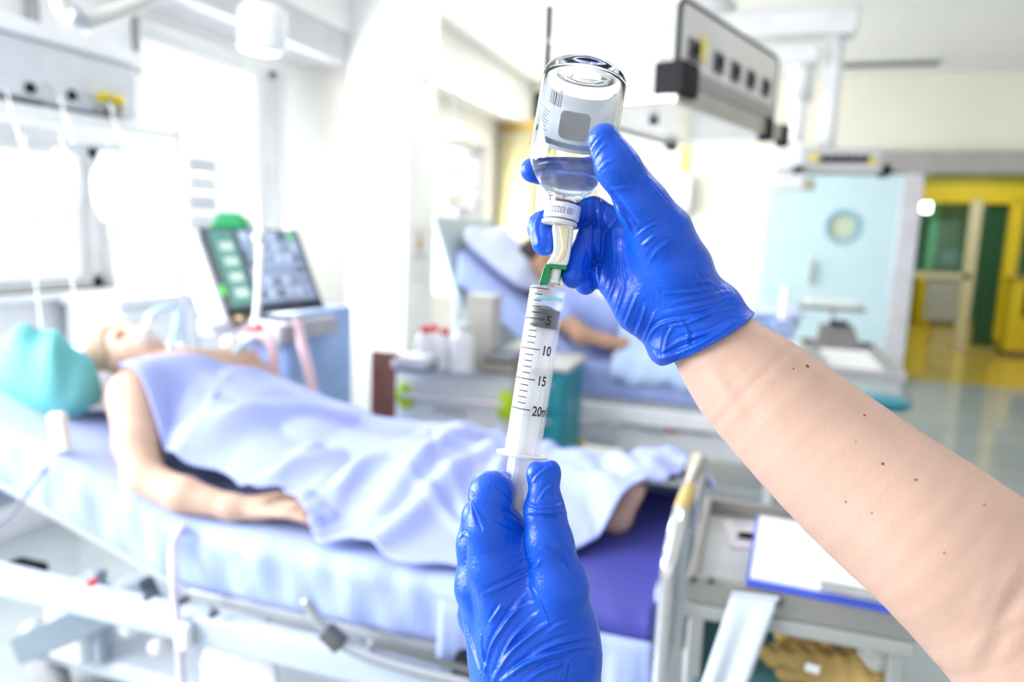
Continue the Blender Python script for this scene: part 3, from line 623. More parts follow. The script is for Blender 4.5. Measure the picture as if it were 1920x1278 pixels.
a = at(897, 640, 3.2); t = thing('beige_box', 'tall beige box standing at the back of the drawer cart', 'box', (a[0], a[1], cz+.01)); zt = ony(897, 562, a[1])[2]
mkbox('box_body', M('beige_plastic', (.6, .58, .52), .5), t, a[0]-.06, a[0]+.06, a[1], a[1]+.12, cz+.01, zt, .008); mkbox('box_lid', M('beige_lid', (.68, .66, .6), .5), t, a[0]-.064, a[0]+.064, a[1]-.004, a[1]+.124, zt, zt+.02, .005)
a = at(938, 680, 3.1); t = thing('instrument_tray', 'brown-grey steel tray on the right end of the drawer cart', 'tray', (a[0], a[1], cz+.01))
mkbox('tray_base', M('tray_olive', (.3, .28, .22), .4, .3), t, a[0]-.09, a[0]+.07, a[1]-.02, a[1]+.22, cz+.01, cz+.05, .006); mkbox('tray_lid', M('tray_dark', (.2, .2, .22), .35, .3), t, a[0]-.08, a[0]+.06, a[1], a[1]+.2, cz+.05, cz+.085, .01)
a = at(775, 668, 3.1); t = thing('dressing_pack', 'flat dark blue-edged pack at the left end of the drawer cart', 'pack', (a[0], a[1], cz+.01)); mkbox('pack', M('pack_pale', (.74, .75, .84), .5), t, a[0]-.06, a[0]+.07, a[1]-.05, a[1]+.1, cz+.022, cz+.07, .008); mkbox('pack_base', M('pack_navy', (.12, .13, .3), .5), t, a[0]-.065, a[0]+.075, a[1]-.055, a[1]+.105, cz+.01, cz+.022, .004)
TEAL = M('teal_panel', (.02, .25, .33), .4)
x1 = ony(1066, 700, 3.1)[0]; x0 = cx1+.03; zt = ony(1066, 695, 3.1)[2]
t = thing('teal_cabinet', 'teal drawer cabinet between the white cart and the second bed', 'cabinet', ((x0+x1)/2, 3.2, 0))
mkbox('cabinet_body', TEAL, t, x0, x1, 3.07, 3.39, .1, zt, .01); mkbox('cabinet_top', M('teal_top', (.6, .58, .55), .4), t, x0-.01, x1+.01, 3.05, 3.41, zt, zt+.025, .005)
for k in range(4): d_ = mkbox('drawer', M('teal_drawer', (.03, .3, .38), .4), t, x0+.015, x1-.015, 3.058, 3.07, .13+k*.165, .28+k*.165, .004); mkbox('drawer_pull', LGREY, d_, x1-.15, x1-.06, 3.046, 3.058, .24+k*.165, .255+k*.165, .002)
for sx in (x0+.05, x1-.05):
    for sy in (3.12, 3.34): MB().lathe([(0, -.018), (.05, -.018), (.05, .018), (0, .018)], 16, (sx, sy, .05), (1, 0, 0)).build('castor', DGREY, t, smooth='auto')
# clutter of white devices seen between pillar and vial
def device(name, label, cat, px0, py0, px1, py1, d, th, mat, mat2, stand=True):
    a, b_ = at(px0, py0, d), at(px1, py1, d); b_ = ony(px1, py1, a[1]); t = thing(name, label, cat, ((a[0]+b_[0])/2, a[1]+th/2, 0 if stand else b_[2]))
    q = mkbox('housing', mat, t, a[0], b_[0], a[1], a[1]+th, b_[2], a[2], .02); mkbox('screen', mat2, q, a[0]+.03, b_[0]-.03, a[1]-.006, a[1], b_[2]+.05, a[2]-.03, .004)
    if stand:
        cx_ = (a[0]+b_[0])/2; MB().tube([(cx_, a[1]+th/2, .05), (cx_, a[1]+th/2, b_[2])], .02).build('stand_pole', LGREY, t, smooth='auto')
        for k in range(5): an = k*2*math.pi/5; MB().tube([(cx_, a[1]+th/2, .07), (cx_+.26*math.cos(an), a[1]+th/2+.26*math.sin(an), .035)], .014).build('foot', LGREY, t)
device('bedside_monitor', 'white bedside monitor on a pole right of the pillar', 'monitor', 826, 300, 880, 345, 5.6, .2, PLW, M('screen_pale', (.6, .64, .68), .3))
device('infusion_pump', 'small white pump with yellow mark on a pole near the pillar', 'pump', 838, 360, 890, 392, 5.2, .15, OFFW, M('screen_straw', (.7, .66, .4), .3))
device('wall_monitor', 'pale wide monitor behind the second bed pillow', 'monitor', 812, 440, 888, 560, 4.6, .12, PLW, M('screen_white', (.82, .84, .86), .3))
t = thing('exam_light', 'round white examination light beside the pillar', 'lamp', tuple(at(838, 248, 5.4))); a = at(838, 248, 5.4)+np.array([.04, 0, 0])
MB().lathe([(0, .06), (.05, .055), (.1, .02), (.105, -.02), (0, -.03)], 24, a).build('lamp_head', M('exam_glow', (1, 1, 1), .4, emit=2.5, var=0), t, smooth=True)
MB().tube(curve_pts([a+np.array([0, 0, .05]), a+np.array([.02, .05, .4]), a+np.array([.08, -.15, .35]), np.array([PILX1, 4.72, a[2]+.3])]), .012).build('lamp_arm', LGREY, t, smooth=True)
# ================================================================ far tables by the blue door
def overbed(label, corners_px, z, group=None):
    p = [onz(x, y, z) for x, y in corners_px]; xs = [q[0] for q in p]; ys = [q[1] for q in p]; x0, x1, y0, y1 = min(xs), max(xs), min(ys), max(ys)
    t = thing('overbed_table', label, 'table', ((x0+x1)/2, (y0+y1)/2, 0))
    mkbox('table_top', GREY, t, x0, x1, y0, y1, z-.035, z-.01, .008)
    m = MB().bb(x0, x1, y0, y0+.02, z-.01, z+.015).bb(x0, x1, y1-.02, y1, z-.01, z+.015).bb(x0, x0+.02, y0+.02, y1-.02, z-.01, z+.015).bb(x1-.02, x1, y0+.02, y1-.02, z-.01, z+.015); m.build('rim', ALU, t, bevel=.003)
    mkbox('column', LGREY, t, x0+.12, x0+.18, (y0+y1)/2-.03, (y0+y1)/2+.03, .09, z-.035, .006); mkbox('base_bar', GREY, t, x0+.06, x0+.12, y0, y1, .05, .09, .006); mkbox('base_bar', GREY, t, x0+.05, x1-.05, (y0+y1)/2-.03, (y0+y1)/2+.03, .05, .09, .006)
    for sy in (y0+.03, y1-.03): MB().lathe([(0, -.015), (.045, -.015), (.045, .015), (0, .015)], 16, (x0+.09, sy, .047), (1, 0, 0)).build('castor', DGREY, t, smooth='auto')
    return x0, x1, y0, y1
x0, x1, y0, y1 = overbed('grey overbed table with papers standing before the blue door', ((1515, 690), (1692, 698), (1548, 640)), .82)
t = thing('paper_stack', 'white papers lying on the far overbed table', 'papers', ((x0+x1)/2, (y0+y1)/2, .81)); mkbox('top_sheet', M('paper_white', (.86, .86, .88), .7, var=.02), t, x0+.12, x1-.08, y0+.08, y1-.35, .822, .826, 0); mkbox('lower_sheets', M('paper_cream', (.82, .82, .8), .7, var=.02), t, x0+.1, x1-.1, y0+.06, y1-.3, .81, .822, 0)
a = ony(1570, 640, y1-.1); t = thing('dark_case', 'dark grey case lying at the back of the far overbed table', 'case', (a[0], y1-.1, .82)); m = MB().prism([(a[0]-.13, y1-.3, .811), (a[0]+.11, y1-.3, .811), (a[0]+.08, y1-.08, .93), (a[0]-.1, y1-.08, .93)], (0, .06, 0)); m.build('case_body', M('case_grey', (.22, .22, .22), .5), t, bevel=.01); mkbox('case_handle', BLACK, t, a[0]-.05, a[0]+.05, y1-.1, y1-.07, .93, .955, .006)
a = ony(1555, 575, 5.6); t = thing('instrument_stand', 'slim grey instrument stand with white tray in front of the blue door', 'stand', (a[0], 5.6, 0))
mkbox('tray', M('stand_tray', (.3, .3, .32), .4), t, a[0]-.2, a[0]+.22, 5.5, 5.8, a[2]-.02, a[2]+.01, .006); mkbox('tray_liner', WHITE, t, a[0]-.15, a[0]+.17, 5.53, 5.77, a[2]+.01, a[2]+.04, .004); MB().tube([(a[0], 5.65, .06), (a[0]+.03, 5.65, a[2])], .018).build('column', LGREY, t, smooth='auto')
for k in range(4): an = k*math.pi/2+.5; MB().tube([(a[0], 5.65, .08), (a[0]+.25*math.cos(an), 5.65+.25*math.sin(an), .03)], .015).build('foot', LGREY, t)
a = onz(1655, 757, .42); t = thing('teal_stool', 'teal round stool just behind the raised forearm', 'stool', (a[0], a[1], 0)); MB().lathe([(0, -.06), (.14, -.06), (.16, -.03), (.16, -.01), (.14, 0), (0, .005)], 28, (a[0], a[1], .46)).build('seat', M('teal_vinyl', (.02, .28, .4), .4), t, smooth=True); MB().tube([(a[0], a[1], .06), (a[0], a[1], .4)], .025).build('column', STEEL, t, smooth='auto')
for k in range(5): an = k*2*math.pi/5; MB().tube([(a[0], a[1], .08), (a[0]+.22*math.cos(an), a[1]+.22*math.sin(an), .03)], .016).build('leg', STEEL, t)
# ================================================================ near bed
SHEET = M('pale_blue_sheet', (.36, .42, .8), .75, var=.03, vs=6, bump=.15, bs=90, sheen=.15)
FIT = M('fitted_sheet', (.37, .46, .83), .75, var=.03, vs=6, bump=.15, bs=60, sheen=.15)
VIOLET = M('violet_mattress_cover', (.055, .06, .34), .55, var=.06)
BEDW = M('bed_frame_white', (.5, .57, .68), .35)
bed = thing('hospital_bed', 'hospital bed with raised head section nearest the viewer', 'bed', (-1.05, 1.72, 0))
YN, YB = 1.3, 2.1; XH = -1.2; SL = .31; ZM = .70
def mz(x): return ZM+np.maximum(0, XH-np.asarray(x, float))*SL
def slab_mesh(xs, y0, y1, th, fn, n=26, wr=.0):
    """a padded slab following the bed profile with rounded edges and soft creases on its near side"""
    vs = []; fs = []; prof = []
    r = .035
    for k in range(7): a = math.pi/2*k/6; prof.append((y0+r-r*math.cos(a), -th+r-r*math.sin(a))) if False else None
    ring = []
    for k in range(6): a = math.pi*.5*k/5; ring.append((y0+r-r*math.sin(a), -th+r-r*math.cos(a)))
    for k in range(1, 8): ring.append((y0, -th+r+(th-2*r)*k/8))
    for k in range(6): a = math.pi*.5*k/5; ring.append((y0+r-r*math.cos(a), -r+r*math.sin(a)))
    for k in range(1, n): ring.append((y0+r+(y1-y0-2*r)*k/n, 0))
    for k in range(6): a = math.pi*.5*k/5; ring.append((y1-r+r*math.sin(a), -r+r*math.cos(a)))
    for k in range(6): a = math.pi*.5*k/5; ring.append((y1-r+r*math.cos(a), -th+r-r*math.sin(a)))
    m = len(ring)
    for i, x in enumerate(xs):
        for (y, z) in ring:
            near = max(0, 1-abs(y-y0)/.06)
            d = wr*near*(math.sin(23*x+9*z)+.6*math.sin(51*x-17*z+1)+.5*math.sin(87*x+25*z))
            vs.append((x, y-d, fn(x)+z+d*.3))
    for i in range(len(xs)-1):
        for q in range(m): fs.append((i*m+q, i*m+(q+1) % m, (i+1)*m+(q+1) % m, (i+1)*m+q))
    fs.append(tuple(range(m))); fs.append(tuple(range((len(xs)-1)*m, len(xs)*m)))
    return vs, fs
xs = list(np.linspace(-2.08, -.14, 110))
sm = lambda x: float(np.mean([mz(x+o) for o in np.linspace(-.08, .08, 7)]))
MB().add(*slab_mesh(xs, YN, YB, .15, sm, wr=.005)).build('mattress', FIT, bed, smooth=True)
xs2 = list(np.linspace(-.42, -.135, 30)); MB().add(*slab_mesh(xs2, YN-.004, YB-.1, .08, lambda x: ZM+.012, wr=.003)).build('foot_pad', VIOLET, bed, smooth=True)
# fitted sheet hanging down at the near foot corner
vs = []; fs = []; n, mrows = 40, 14
for i in range(n+1):
    x = -.55+.42*i/n
    for j in range(mrows+1):
        z = ZM-.035-.36*j/mrows*(1-.25*(i/n)**3) ; vs.append((x, YN-.014-.02*math.sin(i*.75+.6*math.sin(j*.3))*(j/mrows)-.01*math.sin(i*1.9)*(j/mrows), z))
for i in range(n):
    for j in range(mrows): a = i*(mrows+1)+j; fs.append((a, a+1, a+mrows+2, a+mrows+1))
MB().add(vs, fs).build('hanging_sheet', FIT, bed, smooth=True, solid=.004)
mkbox('side_rail', BEDW, bed, -2.1, -.15, YN-.045, YN+.0, .455, .53, .012); mkbox('side_rail', BEDW, bed, -2.1, -.15, YB-.0, YB+.045, .455, .53, .012)
m = MB(); m.bb(-1.2, -.14, YN+.02, YB-.02, .52, .548); m.build('deck', LGREY, bed, bevel=.004)
MB().prism([(-1.2, YN+.03, .52), (-2.08, YN+.03, .52+.88*SL), (-2.08, YN+.03, .545+.88*SL), (-1.2, YN+.03, .545)], (0, YB-YN-.06, 0)).build('backrest_deck', LGREY, bed)
LAV2 = M('bed_base_white', (.78, .82, .9), .35)
mkbox('base_cover', LAV2, bed, -1.35, -.85, 1.5, 1.95, .2, .46, .02); mkbox('base_frame', M('base_pale', (.6, .66, .76), .4), bed, -1.95, -.2, 1.45, 2.0, .14, .2, .02)
mkbox('lift_column', LAV2, bed, -1.25, -.95, 1.58, 1.86, .2, .5, .02)
p, q = ony(40, 1215, 1.42), ony(285, 1108, 1.42); d = q-p; ang = math.atan2(d[2], d[0])
MB().box((p+q)/2, (np.linalg.norm(d), .05, .078), Matrix.Rotation(-ang, 3, 'Y')).build('lift_arm', M('lift_arm_grey', (.24, .3, .36), .4), bed, bevel=.006)
p = ony(180, 1200, 1.44); mkbox('upright', M('upright_grey', (.42, .5, .6), .4), bed, p[0]-.02, p[0]+.02, 1.43, 1.47, .2, .46, .006)
p = ony(120, 1140, 1.4); mkbox('motor_box', LAV2, bed, p[0]-.08, p[0]+.05, 1.4, 1.52, p[2]-.16, p[2]+.03, .015)
p = ony(30, 1090, 1.42); mkbox('cable_box', BLACK, bed, p[0]-.08, p[0]+.03, 1.42, 1.5, p[2]-.03, p[2]+.03, .01)
for px, py in ((60, 1180), (245, 1175), (300, 1210), (700, 1150), (890, 1240)):
    p = ony(px, py, 1.43); MB().lathe([(0, -.02), (.022, -.02), (.025, 0), (.022, .02), (0, .02)], 18, p, (0, 1, 0)).build('pivot_bolt', PLW, bed, smooth='auto')
for px, py, c in ((173, 1092, 'connector_red'), (278, 1118, None), (345, 1125, None), (400, 1150, None)):
    p = ony(px, py, YN-.05); MB().lathe([(0, -.01), (.008, -.01), (.008, .01), (0, .01)], 14, p, (0, 1, 0)).build('rail_button', MATS[c] if c else DGREY, bed, smooth='auto')
def pipe(name, mat, ctrl, y, r, n=6, par=None): return MB().tube(curve_pts([ony(a, b, y if len(c_) == 0 else c_[0]) for a, b, *c_ in ctrl], n), r, 14).build(name, mat, par or bed, smooth=True)
RAILT = M('side_rail_tube', (.4, .43, .48), .25, .7)
sr = pipe('folded_guard', RAILT, [(572, 1122), (600, 1165), (650, 1212), (760, 1250), (900, 1285)], 1.235, .012)
pipe('guard_bar', DGREY, [(690, 1205), (760, 1222), (850, 1248), (900, 1262)], 1.24, .008, par=sr); pipe('guard_bar', RAILT, [(690, 1215), (700, 1208), (690, 1205)], 1.24, .008, par=sr); pipe('guard_bar', DGREY, [(740, 1240), (800, 1256), (880, 1275)], 1.245, .006, par=sr)
p = ony(625, 1195, 1.23); MB().box(p, (.05, .03, .035), Matrix.Rotation(.6, 3, 'Y')).build('guard_latch', DGREY, sr, bevel=.006)
p = ony(880, 1250, 1.25); mkbox('corner_bumper', BLACK, bed, p[0]-.04, p[0]+.06, 1.25, 1.3, p[2]-.07, p[2]+.01, .01)
p = ony(1180, 1230, 1.35); pipe('foot_tube', DGREY, [(1130, 1225), (1180, 1232), (1240, 1228)], 1.35, .01)
for sx in (-1.85, -.3):
    for sy in (1.48, 1.97):
        w_ = MB().lathe([(0, -.025), (.06, -.025), (.07, -.01), (.07, .01), (.06, .025), (0, .025)], 22, (sx, sy, .07), (0, 1, 0)).build('castor', GREY, bed, smooth='auto')
mkbox('foot_board', BEDW, bed, -.138, -.118, YN+.05, YB-.05, .45, .74, .012); mkbox('head_board', BEDW, bed, -2.16, -2.13, YN+.04, YB-.04, .5, .93, .02)
# pillow and teal cushion
Rp = Matrix.Rotation(math.atan(SL), 3, 'Y')
t = thing('pillow', 'white pillow under the head of the near patient', 'pillow', (-1.83, 1.78, float(mz(-1.83)))); MB().pillow((-1.82, 1.78, float(mz(-1.82))+.04), (.42, .62, .09), Rp, .5, 22).build('pillow_case', M('pillow_white', (.8, .82, .9), .8, var=.02, bump=.1), t, smooth=True)
p = ony(85, 705, 1.5); t = thing('cushion', 'teal cushion at the left edge beside the near patient head', 'cushion', tuple(p)); MB().pillow(p, (.34, .17, .26), Matrix.Rotation(.35, 3, 'Y') @ Matrix.Rotation(.2, 3, 'X'), .78, 22).build('cushion_cover', M('teal_fabric', (.13, .43, .46), .75, var=.06, vs=12, bump=.2, bs=40), t, smooth=True); MB().tube([p+np.array([-.16, -.0, -.11]), p+np.array([.16, 0, -.05-.0])], .006).build('piping', M('teal_piping', (.1, .42, .45), .7), t, smooth=True)
# tube and cable at the bed
t = thing('drain_tube', 'pale lilac drain tube hanging over the near mattress edge', 'tube', tuple(ony(330, 1000, 1.29)))
MB().tube(curve_pts([ony(350, 985, 1.36), ony(335, 996, 1.288), ony(325, 1030, 1.275), ony(326, 1090, 1.245), ony(335, 1180, 1.24), ony(342, 1290, 1.24)], 8), .009, 12).build('tube', clear_plastic('lilac_tube', (.78, .72, .88), .75), t, smooth=True); a = ony(347, 1190, 1.24); MB().bb(a[0]-.016, a[0]+.016, 1.225, 1.25, a[2]-.03, a[2]+.03).build('clamp', PLW, t, bevel=.006)
t = thing('urine_bag', 'white drainage bag hanging below the near bed frame', 'bag', tuple(ony(430, 1170, 1.36))); a = ony(450, 1170, 1.36); MB().pillow(a-np.array([0, 0, .15]), (.22, .035, .32), None, .45, 16).build('bag', M('bag_white', (.88, .9, .94), .4), t, smooth=True); MB().tube([a+np.array([-.08, 0, .0]), a+np.array([-.08, -.0, .08])], .005).build('hook', LGREY, t); MB().tube([a+np.array([.08, 0, .0]), a+np.array([.08, -.0, .08])], .005).build('hook', LGREY, t)
t = thing('bed_cable', 'dark sensor cable with white box lying on the raised mattress', 'cable', tuple(ony(112, 800, 1.33))); a = ony(113, 810, 1.34); MB().box(a, (.05, .025, .1), Matrix.Rotation(-.15, 3, 'Y')).build('sensor_box', M('sensor_cream', (.72, .7, .64), .45), t, bevel=.01); MB().tube(curve_pts([a-np.array([0, 0, .05]), ony(90, 870, 1.3), ony(55, 920, 1.27), ony(20, 965, 1.25), ony(-30, 1000, 1.22)], 8), .004, 8).build('cable', M('cable_slate', (.22, .24, .34), .5), t, smooth=True)
# ---------------------------------------------------------------- near patient: one continuous body
BODY = M('patient_skin', (.58, .39, .3), .55, spec=.3, var=.05, vs=8, sss=.1)
V3 = lambda *a: np.array(a, float)
pt = Sdf()
pt.ell((-1.74, 1.71, .985), (.125, .085, .1), .03); pt.ell((-1.675, 1.69, .995), (.06, .06, .065), .03)          # skull and jaw
pt.chain([(V3(-1.705, 1.69, 1.05), .012), (V3(-1.69, 1.685, 1.077), .014)], .012)                                          # nose
pt.ell((-1.66, 1.685, 1.052), (.012, .024, .01), .008); pt.ell((-1.635, 1.685, 1.03), (.02, .028, .022), .02)          # lips and chin
pt.ell((-1.73, 1.632, .975), (.03, .01, .018), .008); pt.ell((-1.73, 1.788, .975), (.03, .01, .018), .008)           # ears
pt.chain([(V3(-1.67, 1.70, .965), .05), (V3(-1.58, 1.73, .94), .058)], .03)
pt.chain([(V3(-1.55, 1.56, .93), .07), (V3(-1.56, 1.74, .935), .085), (V3(-1.55, 1.92, .93), .07)], .05, .03)
pt.chain([(V3(-1.5, 1.68, .86), .11), (V3(-1.1, 1.67, .77), .09), (V3(-.92, 1.68, .745), .085)], .05, .03); pt.chain([(V3(-1.5, 1.82, .86), .11), (V3(-1.1, 1.83, .77), .09), (V3(-.92, 1.82, .745), .085)], .05, .03)
for yy in (1.66, 1.86): pt.chain([(V3(-.95, yy, .755), .075), (V3(-.74, yy, .79), .055), (V3(-.45, yy, .755), .045), (V3(-.27, yy, .745), .034), (V3(-.235, yy, .815), .028)], .03, .02)
pt.chain([(V3(-1.54, 1.53, .925), .07), (V3(-1.45, 1.44, .835), .054), (V3(-1.375, 1.385, .765), .046), (V3(-1.25, 1.375, .748), .041), (V3(-1.12, 1.385, .735), .028), (V3(-1.05, 1.40, .735), .027)], .03, .02)     # near arm
for k, (dy, ln) in enumerate(((-.03, .075), (-.01, .09), (.012, .085), (.032, .065))): pt.chain([(V3(-1.06, 1.40+dy*.7, .735), .0125), (V3(-1.06+.09+.0, 1.405+dy, .747), .0105), (V3(-.97+ln*.6, 1.415+dy*1.2, .742), .0095), (V3(-.97+ln, 1.42+dy*1.25, .732), .008)], .006, .004)
pt.chain([(V3(-1.09, 1.40, .745), .014), (V3(-1.04, 1.455, .752), .012), (V3(-.995, 1.475, .742), .0105)], .008, .004)
pt.chain([(V3(-1.54, 1.95, .925), .068), (V3(-1.38, 2.04, .80), .048), (V3(-1.15, 2.0, .75), .03), (V3(-1.03, 1.99, .74), .026)], .03, .02)
P, F = polygonize(pt, V3(-1.96, 1.28, .6), V3(-.12, 2.14, 1.2), .009)
pat = raw_mesh('person', P, F, BODY); tag(pat, 'person lying on their back in the near bed with one bare arm along the sheet', 'person')
hs = Sdf().ell((-1.765, 1.712, .98), (.116, .096, .108), .01).plane((-1.74, 1.71, 1.03), (.75, -.05, .66)); P, F = polygonize(hs, V3(-1.92, 1.58, .82), V3(-1.6, 1.83, 1.14), .006)
raw_mesh('hair', P, F, M('grey_blond_hair', (.4, .29, .21), .7, bump=.5, bs=150), pat)
for yy in (1.668, 1.735): MB().pillow((-1.718, yy-.01, 1.058), (.02, .032, .016), None, .8, 8).build('closed_eye', M('eyelid_brown', (.42, .25, .18), .6), pat, smooth=True)
MB().lathe([(0, .05), (.022, .045), (.034, .02), (.04, -.01), (.036, -.012)], 18, (-1.655, 1.684, 1.04), (.25, 0, 1)).build('breathing_mask', clear_plastic('mask_plastic', (.8, .84, .88), .4), pat, smooth=True)
t = thing('face_tube', 'clear breathing tube running from the near patient mask', 'tube', (-1.64, 1.685, 1.09)); MB().tube(curve_pts([(-1.645, 1.684, 1.09), (-1.62, 1.69, 1.13), (-1.6, 1.76, 1.13), at(310, 690, 2.12)], 8), .010, 12).build('tube', AQUA, t, smooth=True); MB().lathe([(0, -.015), (.015, -.015), (.015, .015), (0, .015)], 14, (-1.635, 1.686, 1.105), (.4, 0, 1)).build('elbow_joint', PLW, t, smooth='auto')
# ---------------------------------------------------------------- the sheet over the near patient
def bump(t, w_): return np.exp(-(t/w_)**2)
rs = np.random.RandomState(5)
FOLDS = []
for k in range(58):
    x, y = rs.uniform(-1.4, -.05), rs.uniform(1.35, 2.0); an = rs.normal(.9, .5) if x < -.8 else rs.normal(2.3, .5)
    FOLDS.append((x, y, an, rs.uniform(.10, .3), rs.uniform(.010, .022), rs.uniform(.008, .022)*rs.choice([1, 1, 1, -.6])))
BIG = [(-.74, 1.62, 1.35, .35, .035, .03), (-.66, 1.55, 1.2, .35, .03, .035), (-.86, 1.6, 1.1, .32, .03, .022), (-.5, 1.5, 2.0, .3, .03, .03), (-.25, 1.6, 2.6, .3, .03, .03), (-1.0, 1.55, .8, .3, .025, .02), (-1.2, 1.6, .9, .3, .03, .022), (-1.1, 1.72, .75, .35, .03, .02), (-.35, 1.75, 2.7, .3, .035, .03)]
CHX = [-1.46, -1.4, -1.25, -1.1, -.95, -.85, -.74, -.6, -.45, -.32, -.2, -.1, .02]
CHZ = [.975, .965, .915, .865, .825, .83, .86, .835, .82, .82, .865, .83, .74]
CHW = [.23, .26, .28, .29, .28, .26, .24, .22, .2, .19, .19, .19, .19]
def sheet_z(x, y):
    base = mz(x)+.018
    z = np.interp(x, CHX, CHZ); w_ = np.interp(x, CHX, CHW); t = np.abs(y-1.75)/w_
    top = base+(z-base)*np.where(t < .5, 1-.12*(t/.5)**2, .88*np.exp(-((t-.5)/.62)**2))
    d = 0
    for fx, fy, an, ln, wd, h_ in FOLDS+BIG:
        u = (x-fx)*np.cos(an)+(y-fy)*np.sin(an); v = -(x-fx)*np.sin(an)+(y-fy)*np.cos(an)+.25*u*u
        d = d+h_*np.exp(-(u/ln)**2*1.6)*np.exp(-(v/wd)**2)
    return top+d
nx, ny = 190, 130
X = np.linspace(-1.45, -.115, nx)
near = np.interp(X, [-1.45, -1.3, -1.12, -1.0, -.85, -.62, -.5, -.36, -.24, -.11], [1.525, 1.445, 1.435, 1.445, 1.34, 1.315, 1.33, 1.40, 1.54, 1.66])+.012*np.sin(X*31)
GV = []; 
for i in range(nx):
    yy = np.linspace(2.19, near[i], ny); xx = np.full(ny, X[i])
    xx = xx+(.05*np.sin(yy*7)-.10*np.clip((1.75-yy)/.3, -1, 1)*np.clip((-1.2-X[i])/.25, 0, 1))
    zz = sheet_z(xx, yy)
    for _ in range(4): zz = zz+np.clip(.014-pt(np.stack([xx, yy, zz], 1)), 0, .05)
    GV.append(np.stack([xx, yy, zz], 1))
GV = np.concatenate(GV); I = np.arange(nx*ny).reshape(nx, ny)
Q = np.stack([I[:-1, :-1], I[1:, :-1], I[1:, 1:], I[:-1, 1:]], -1).reshape(-1, 4)
sh = raw_mesh('bed_sheet', GV, Q, SHEET); md = sh.modifiers.new('solid', 'SOLIDIFY'); md.thickness = .005
tag(sh, 'rumpled pale blue sheet draped over the near patient from chest to feet', 'sheet')
# ================================================================ trolley at the foot of the near bed
tx0, tx1, ty0, ty1, tz = -.07, .27, 1.19, 1.6, .85
tr = thing('instrument_trolley', 'grey metal trolley with tray top and tubular steel handle under the forearm', 'trolley', (.09, 1.4, 0))
BRZ = M('tray_rim_metal', (.34, .33, .31), .35, .6)
mkbox('tray_floor', M('tray_floor_white', (.66, .66, .66), .4), tr, tx0+.01, tx1, ty0+.01, ty1-.01, tz-.045, tz-.035, 0)
for q in ((tx0, tx1, ty0, ty0+.016), (tx0, tx1, ty1-.016, ty1), (tx0, tx0+.016, ty0+.016, ty1-.016), (tx1-.016, tx1, ty0+.016, ty1-.016)): mkbox('tray_rim', BRZ, tr, *q, tz-.045, tz, .003)
mkbox('apron', M('apron_grey', (.4, .41, .4), .4, .3), tr, tx0, tx1, ty0-.004, ty0+.02, tz-.07, tz-.045, .004)
for px, py in ((1300, 1085), (1332, 1088), (1460, 1130)):
    p = ony(px, py, ty0-.006); MB().lathe([(0, -.004), (.006, -.004), (.006, .004), (0, .004)], 12, p, (0, 1, 0)).build('bolt', DGREY, tr, smooth='auto')
HT = [(tx0-.032, ty0-.02, .12), (tx0-.032, ty0-.02, .5), (tx0-.032, ty0-.02, .82), (tx0-.03, ty0, .885), (tx0-.025, ty0+.06, .925), (tx0-.02, ty0+.2, .94), (tx0-.015, ty1-.04, .94), (tx0-.015, ty1+.03, .9), (tx0-.015, ty1+.035, .8), (tx0-.015, ty1+.035, .12)]
hd = MB().tube(curve_pts(HT, 8), .0125, 18).build('tube_handle', M('polished_tube', (.75, .75, .76), .18, 1), tr, smooth=True)
for y0, y1 in ((ty0+.08, ty0+.17), (ty1-.1, ty1-.03)): MB().tube([(tx0-.024, y0, .929), (tx0-.02, (y0+y1)/2, .939), (tx0-.018, y1, .940)], .0137, 16).build('tape_wrap', M('amber_tape', (.6, .44, .16), .5), hd, smooth='auto')
for x, y in ((tx1-.02, ty0+.02), (tx1-.02, ty1-.02), (tx0+.02, ty0+.02), (tx0+.02, ty1-.02)): mkbox('leg', ALU, tr, x-.012, x+.012, y-.012, y+.012, .1, tz-.045, .003)
mkbox('side_panel', M('panel_greige', (.62, .6, .56), .5), tr, tx0+.005, tx0+.012, ty0+.03, ty1-.03, .25, tz-.1, .002)
mkbox('shelf', M('shelf_teal', (.1, .3, .36), .4), tr, tx0+.02, tx1, ty0+.0, ty1, .655, .668, .003); mkbox('shelf', LGREY, tr, tx0+.02, tx1, ty0, ty1, .2, .215, .003)
mkbox('back_panel', DGREY, tr, tx0+.03, tx1-.03, ty1-.03, ty1-.02, .68, tz-.06, .002)
for x in (tx0+.02, tx1-.02):
    for y in (ty0+.02, ty1-.02): MB().lathe([(0, -.014), (.045, -.014), (.05, 0), (.045, .014), (0, .014)], 18, (x, y, .05), (1, 0, 0)).build('castor', DGREY, tr, smooth='auto')
# things on the trolley
PAP = M('paper_sheet', (.8, .83, .88), .7, var=.02)
t = thing('clipboard', 'blue clipboard with white sheets lying on the trolley tray', 'clipboard', (.1, 1.3, tz))
Rc = Matrix.Rotation(-.05, 3, 'Z'); cc = Vector((.145, 1.335, tz+.004))
MB().box(cc, (.235, .31, .006), Rc).build('board', M('royal_blue_board', (.03, .07, .5), .4), t, bevel=.002); MB().box(cc+Vector((-.004, .006, .0055)), (.215, .285, .005), Rc).build('sheets', PAP, t, bevel=0); MB().box(cc+Vector((.03, -.135, .012)), (.09, .022, .008), Rc).build('clip', STEEL, t, bevel=.002)
m = MB()
for k in range(12): m.box(cc+Vector((-.02+rs.uniform(-.01, .01), .10-k*.018, .0081)), (.12+rs.uniform(-.03, .03), .0016, .0002), Rc)
m.build('handwriting', M('ink_blue_grey', (.35, .38, .5), .6), t)
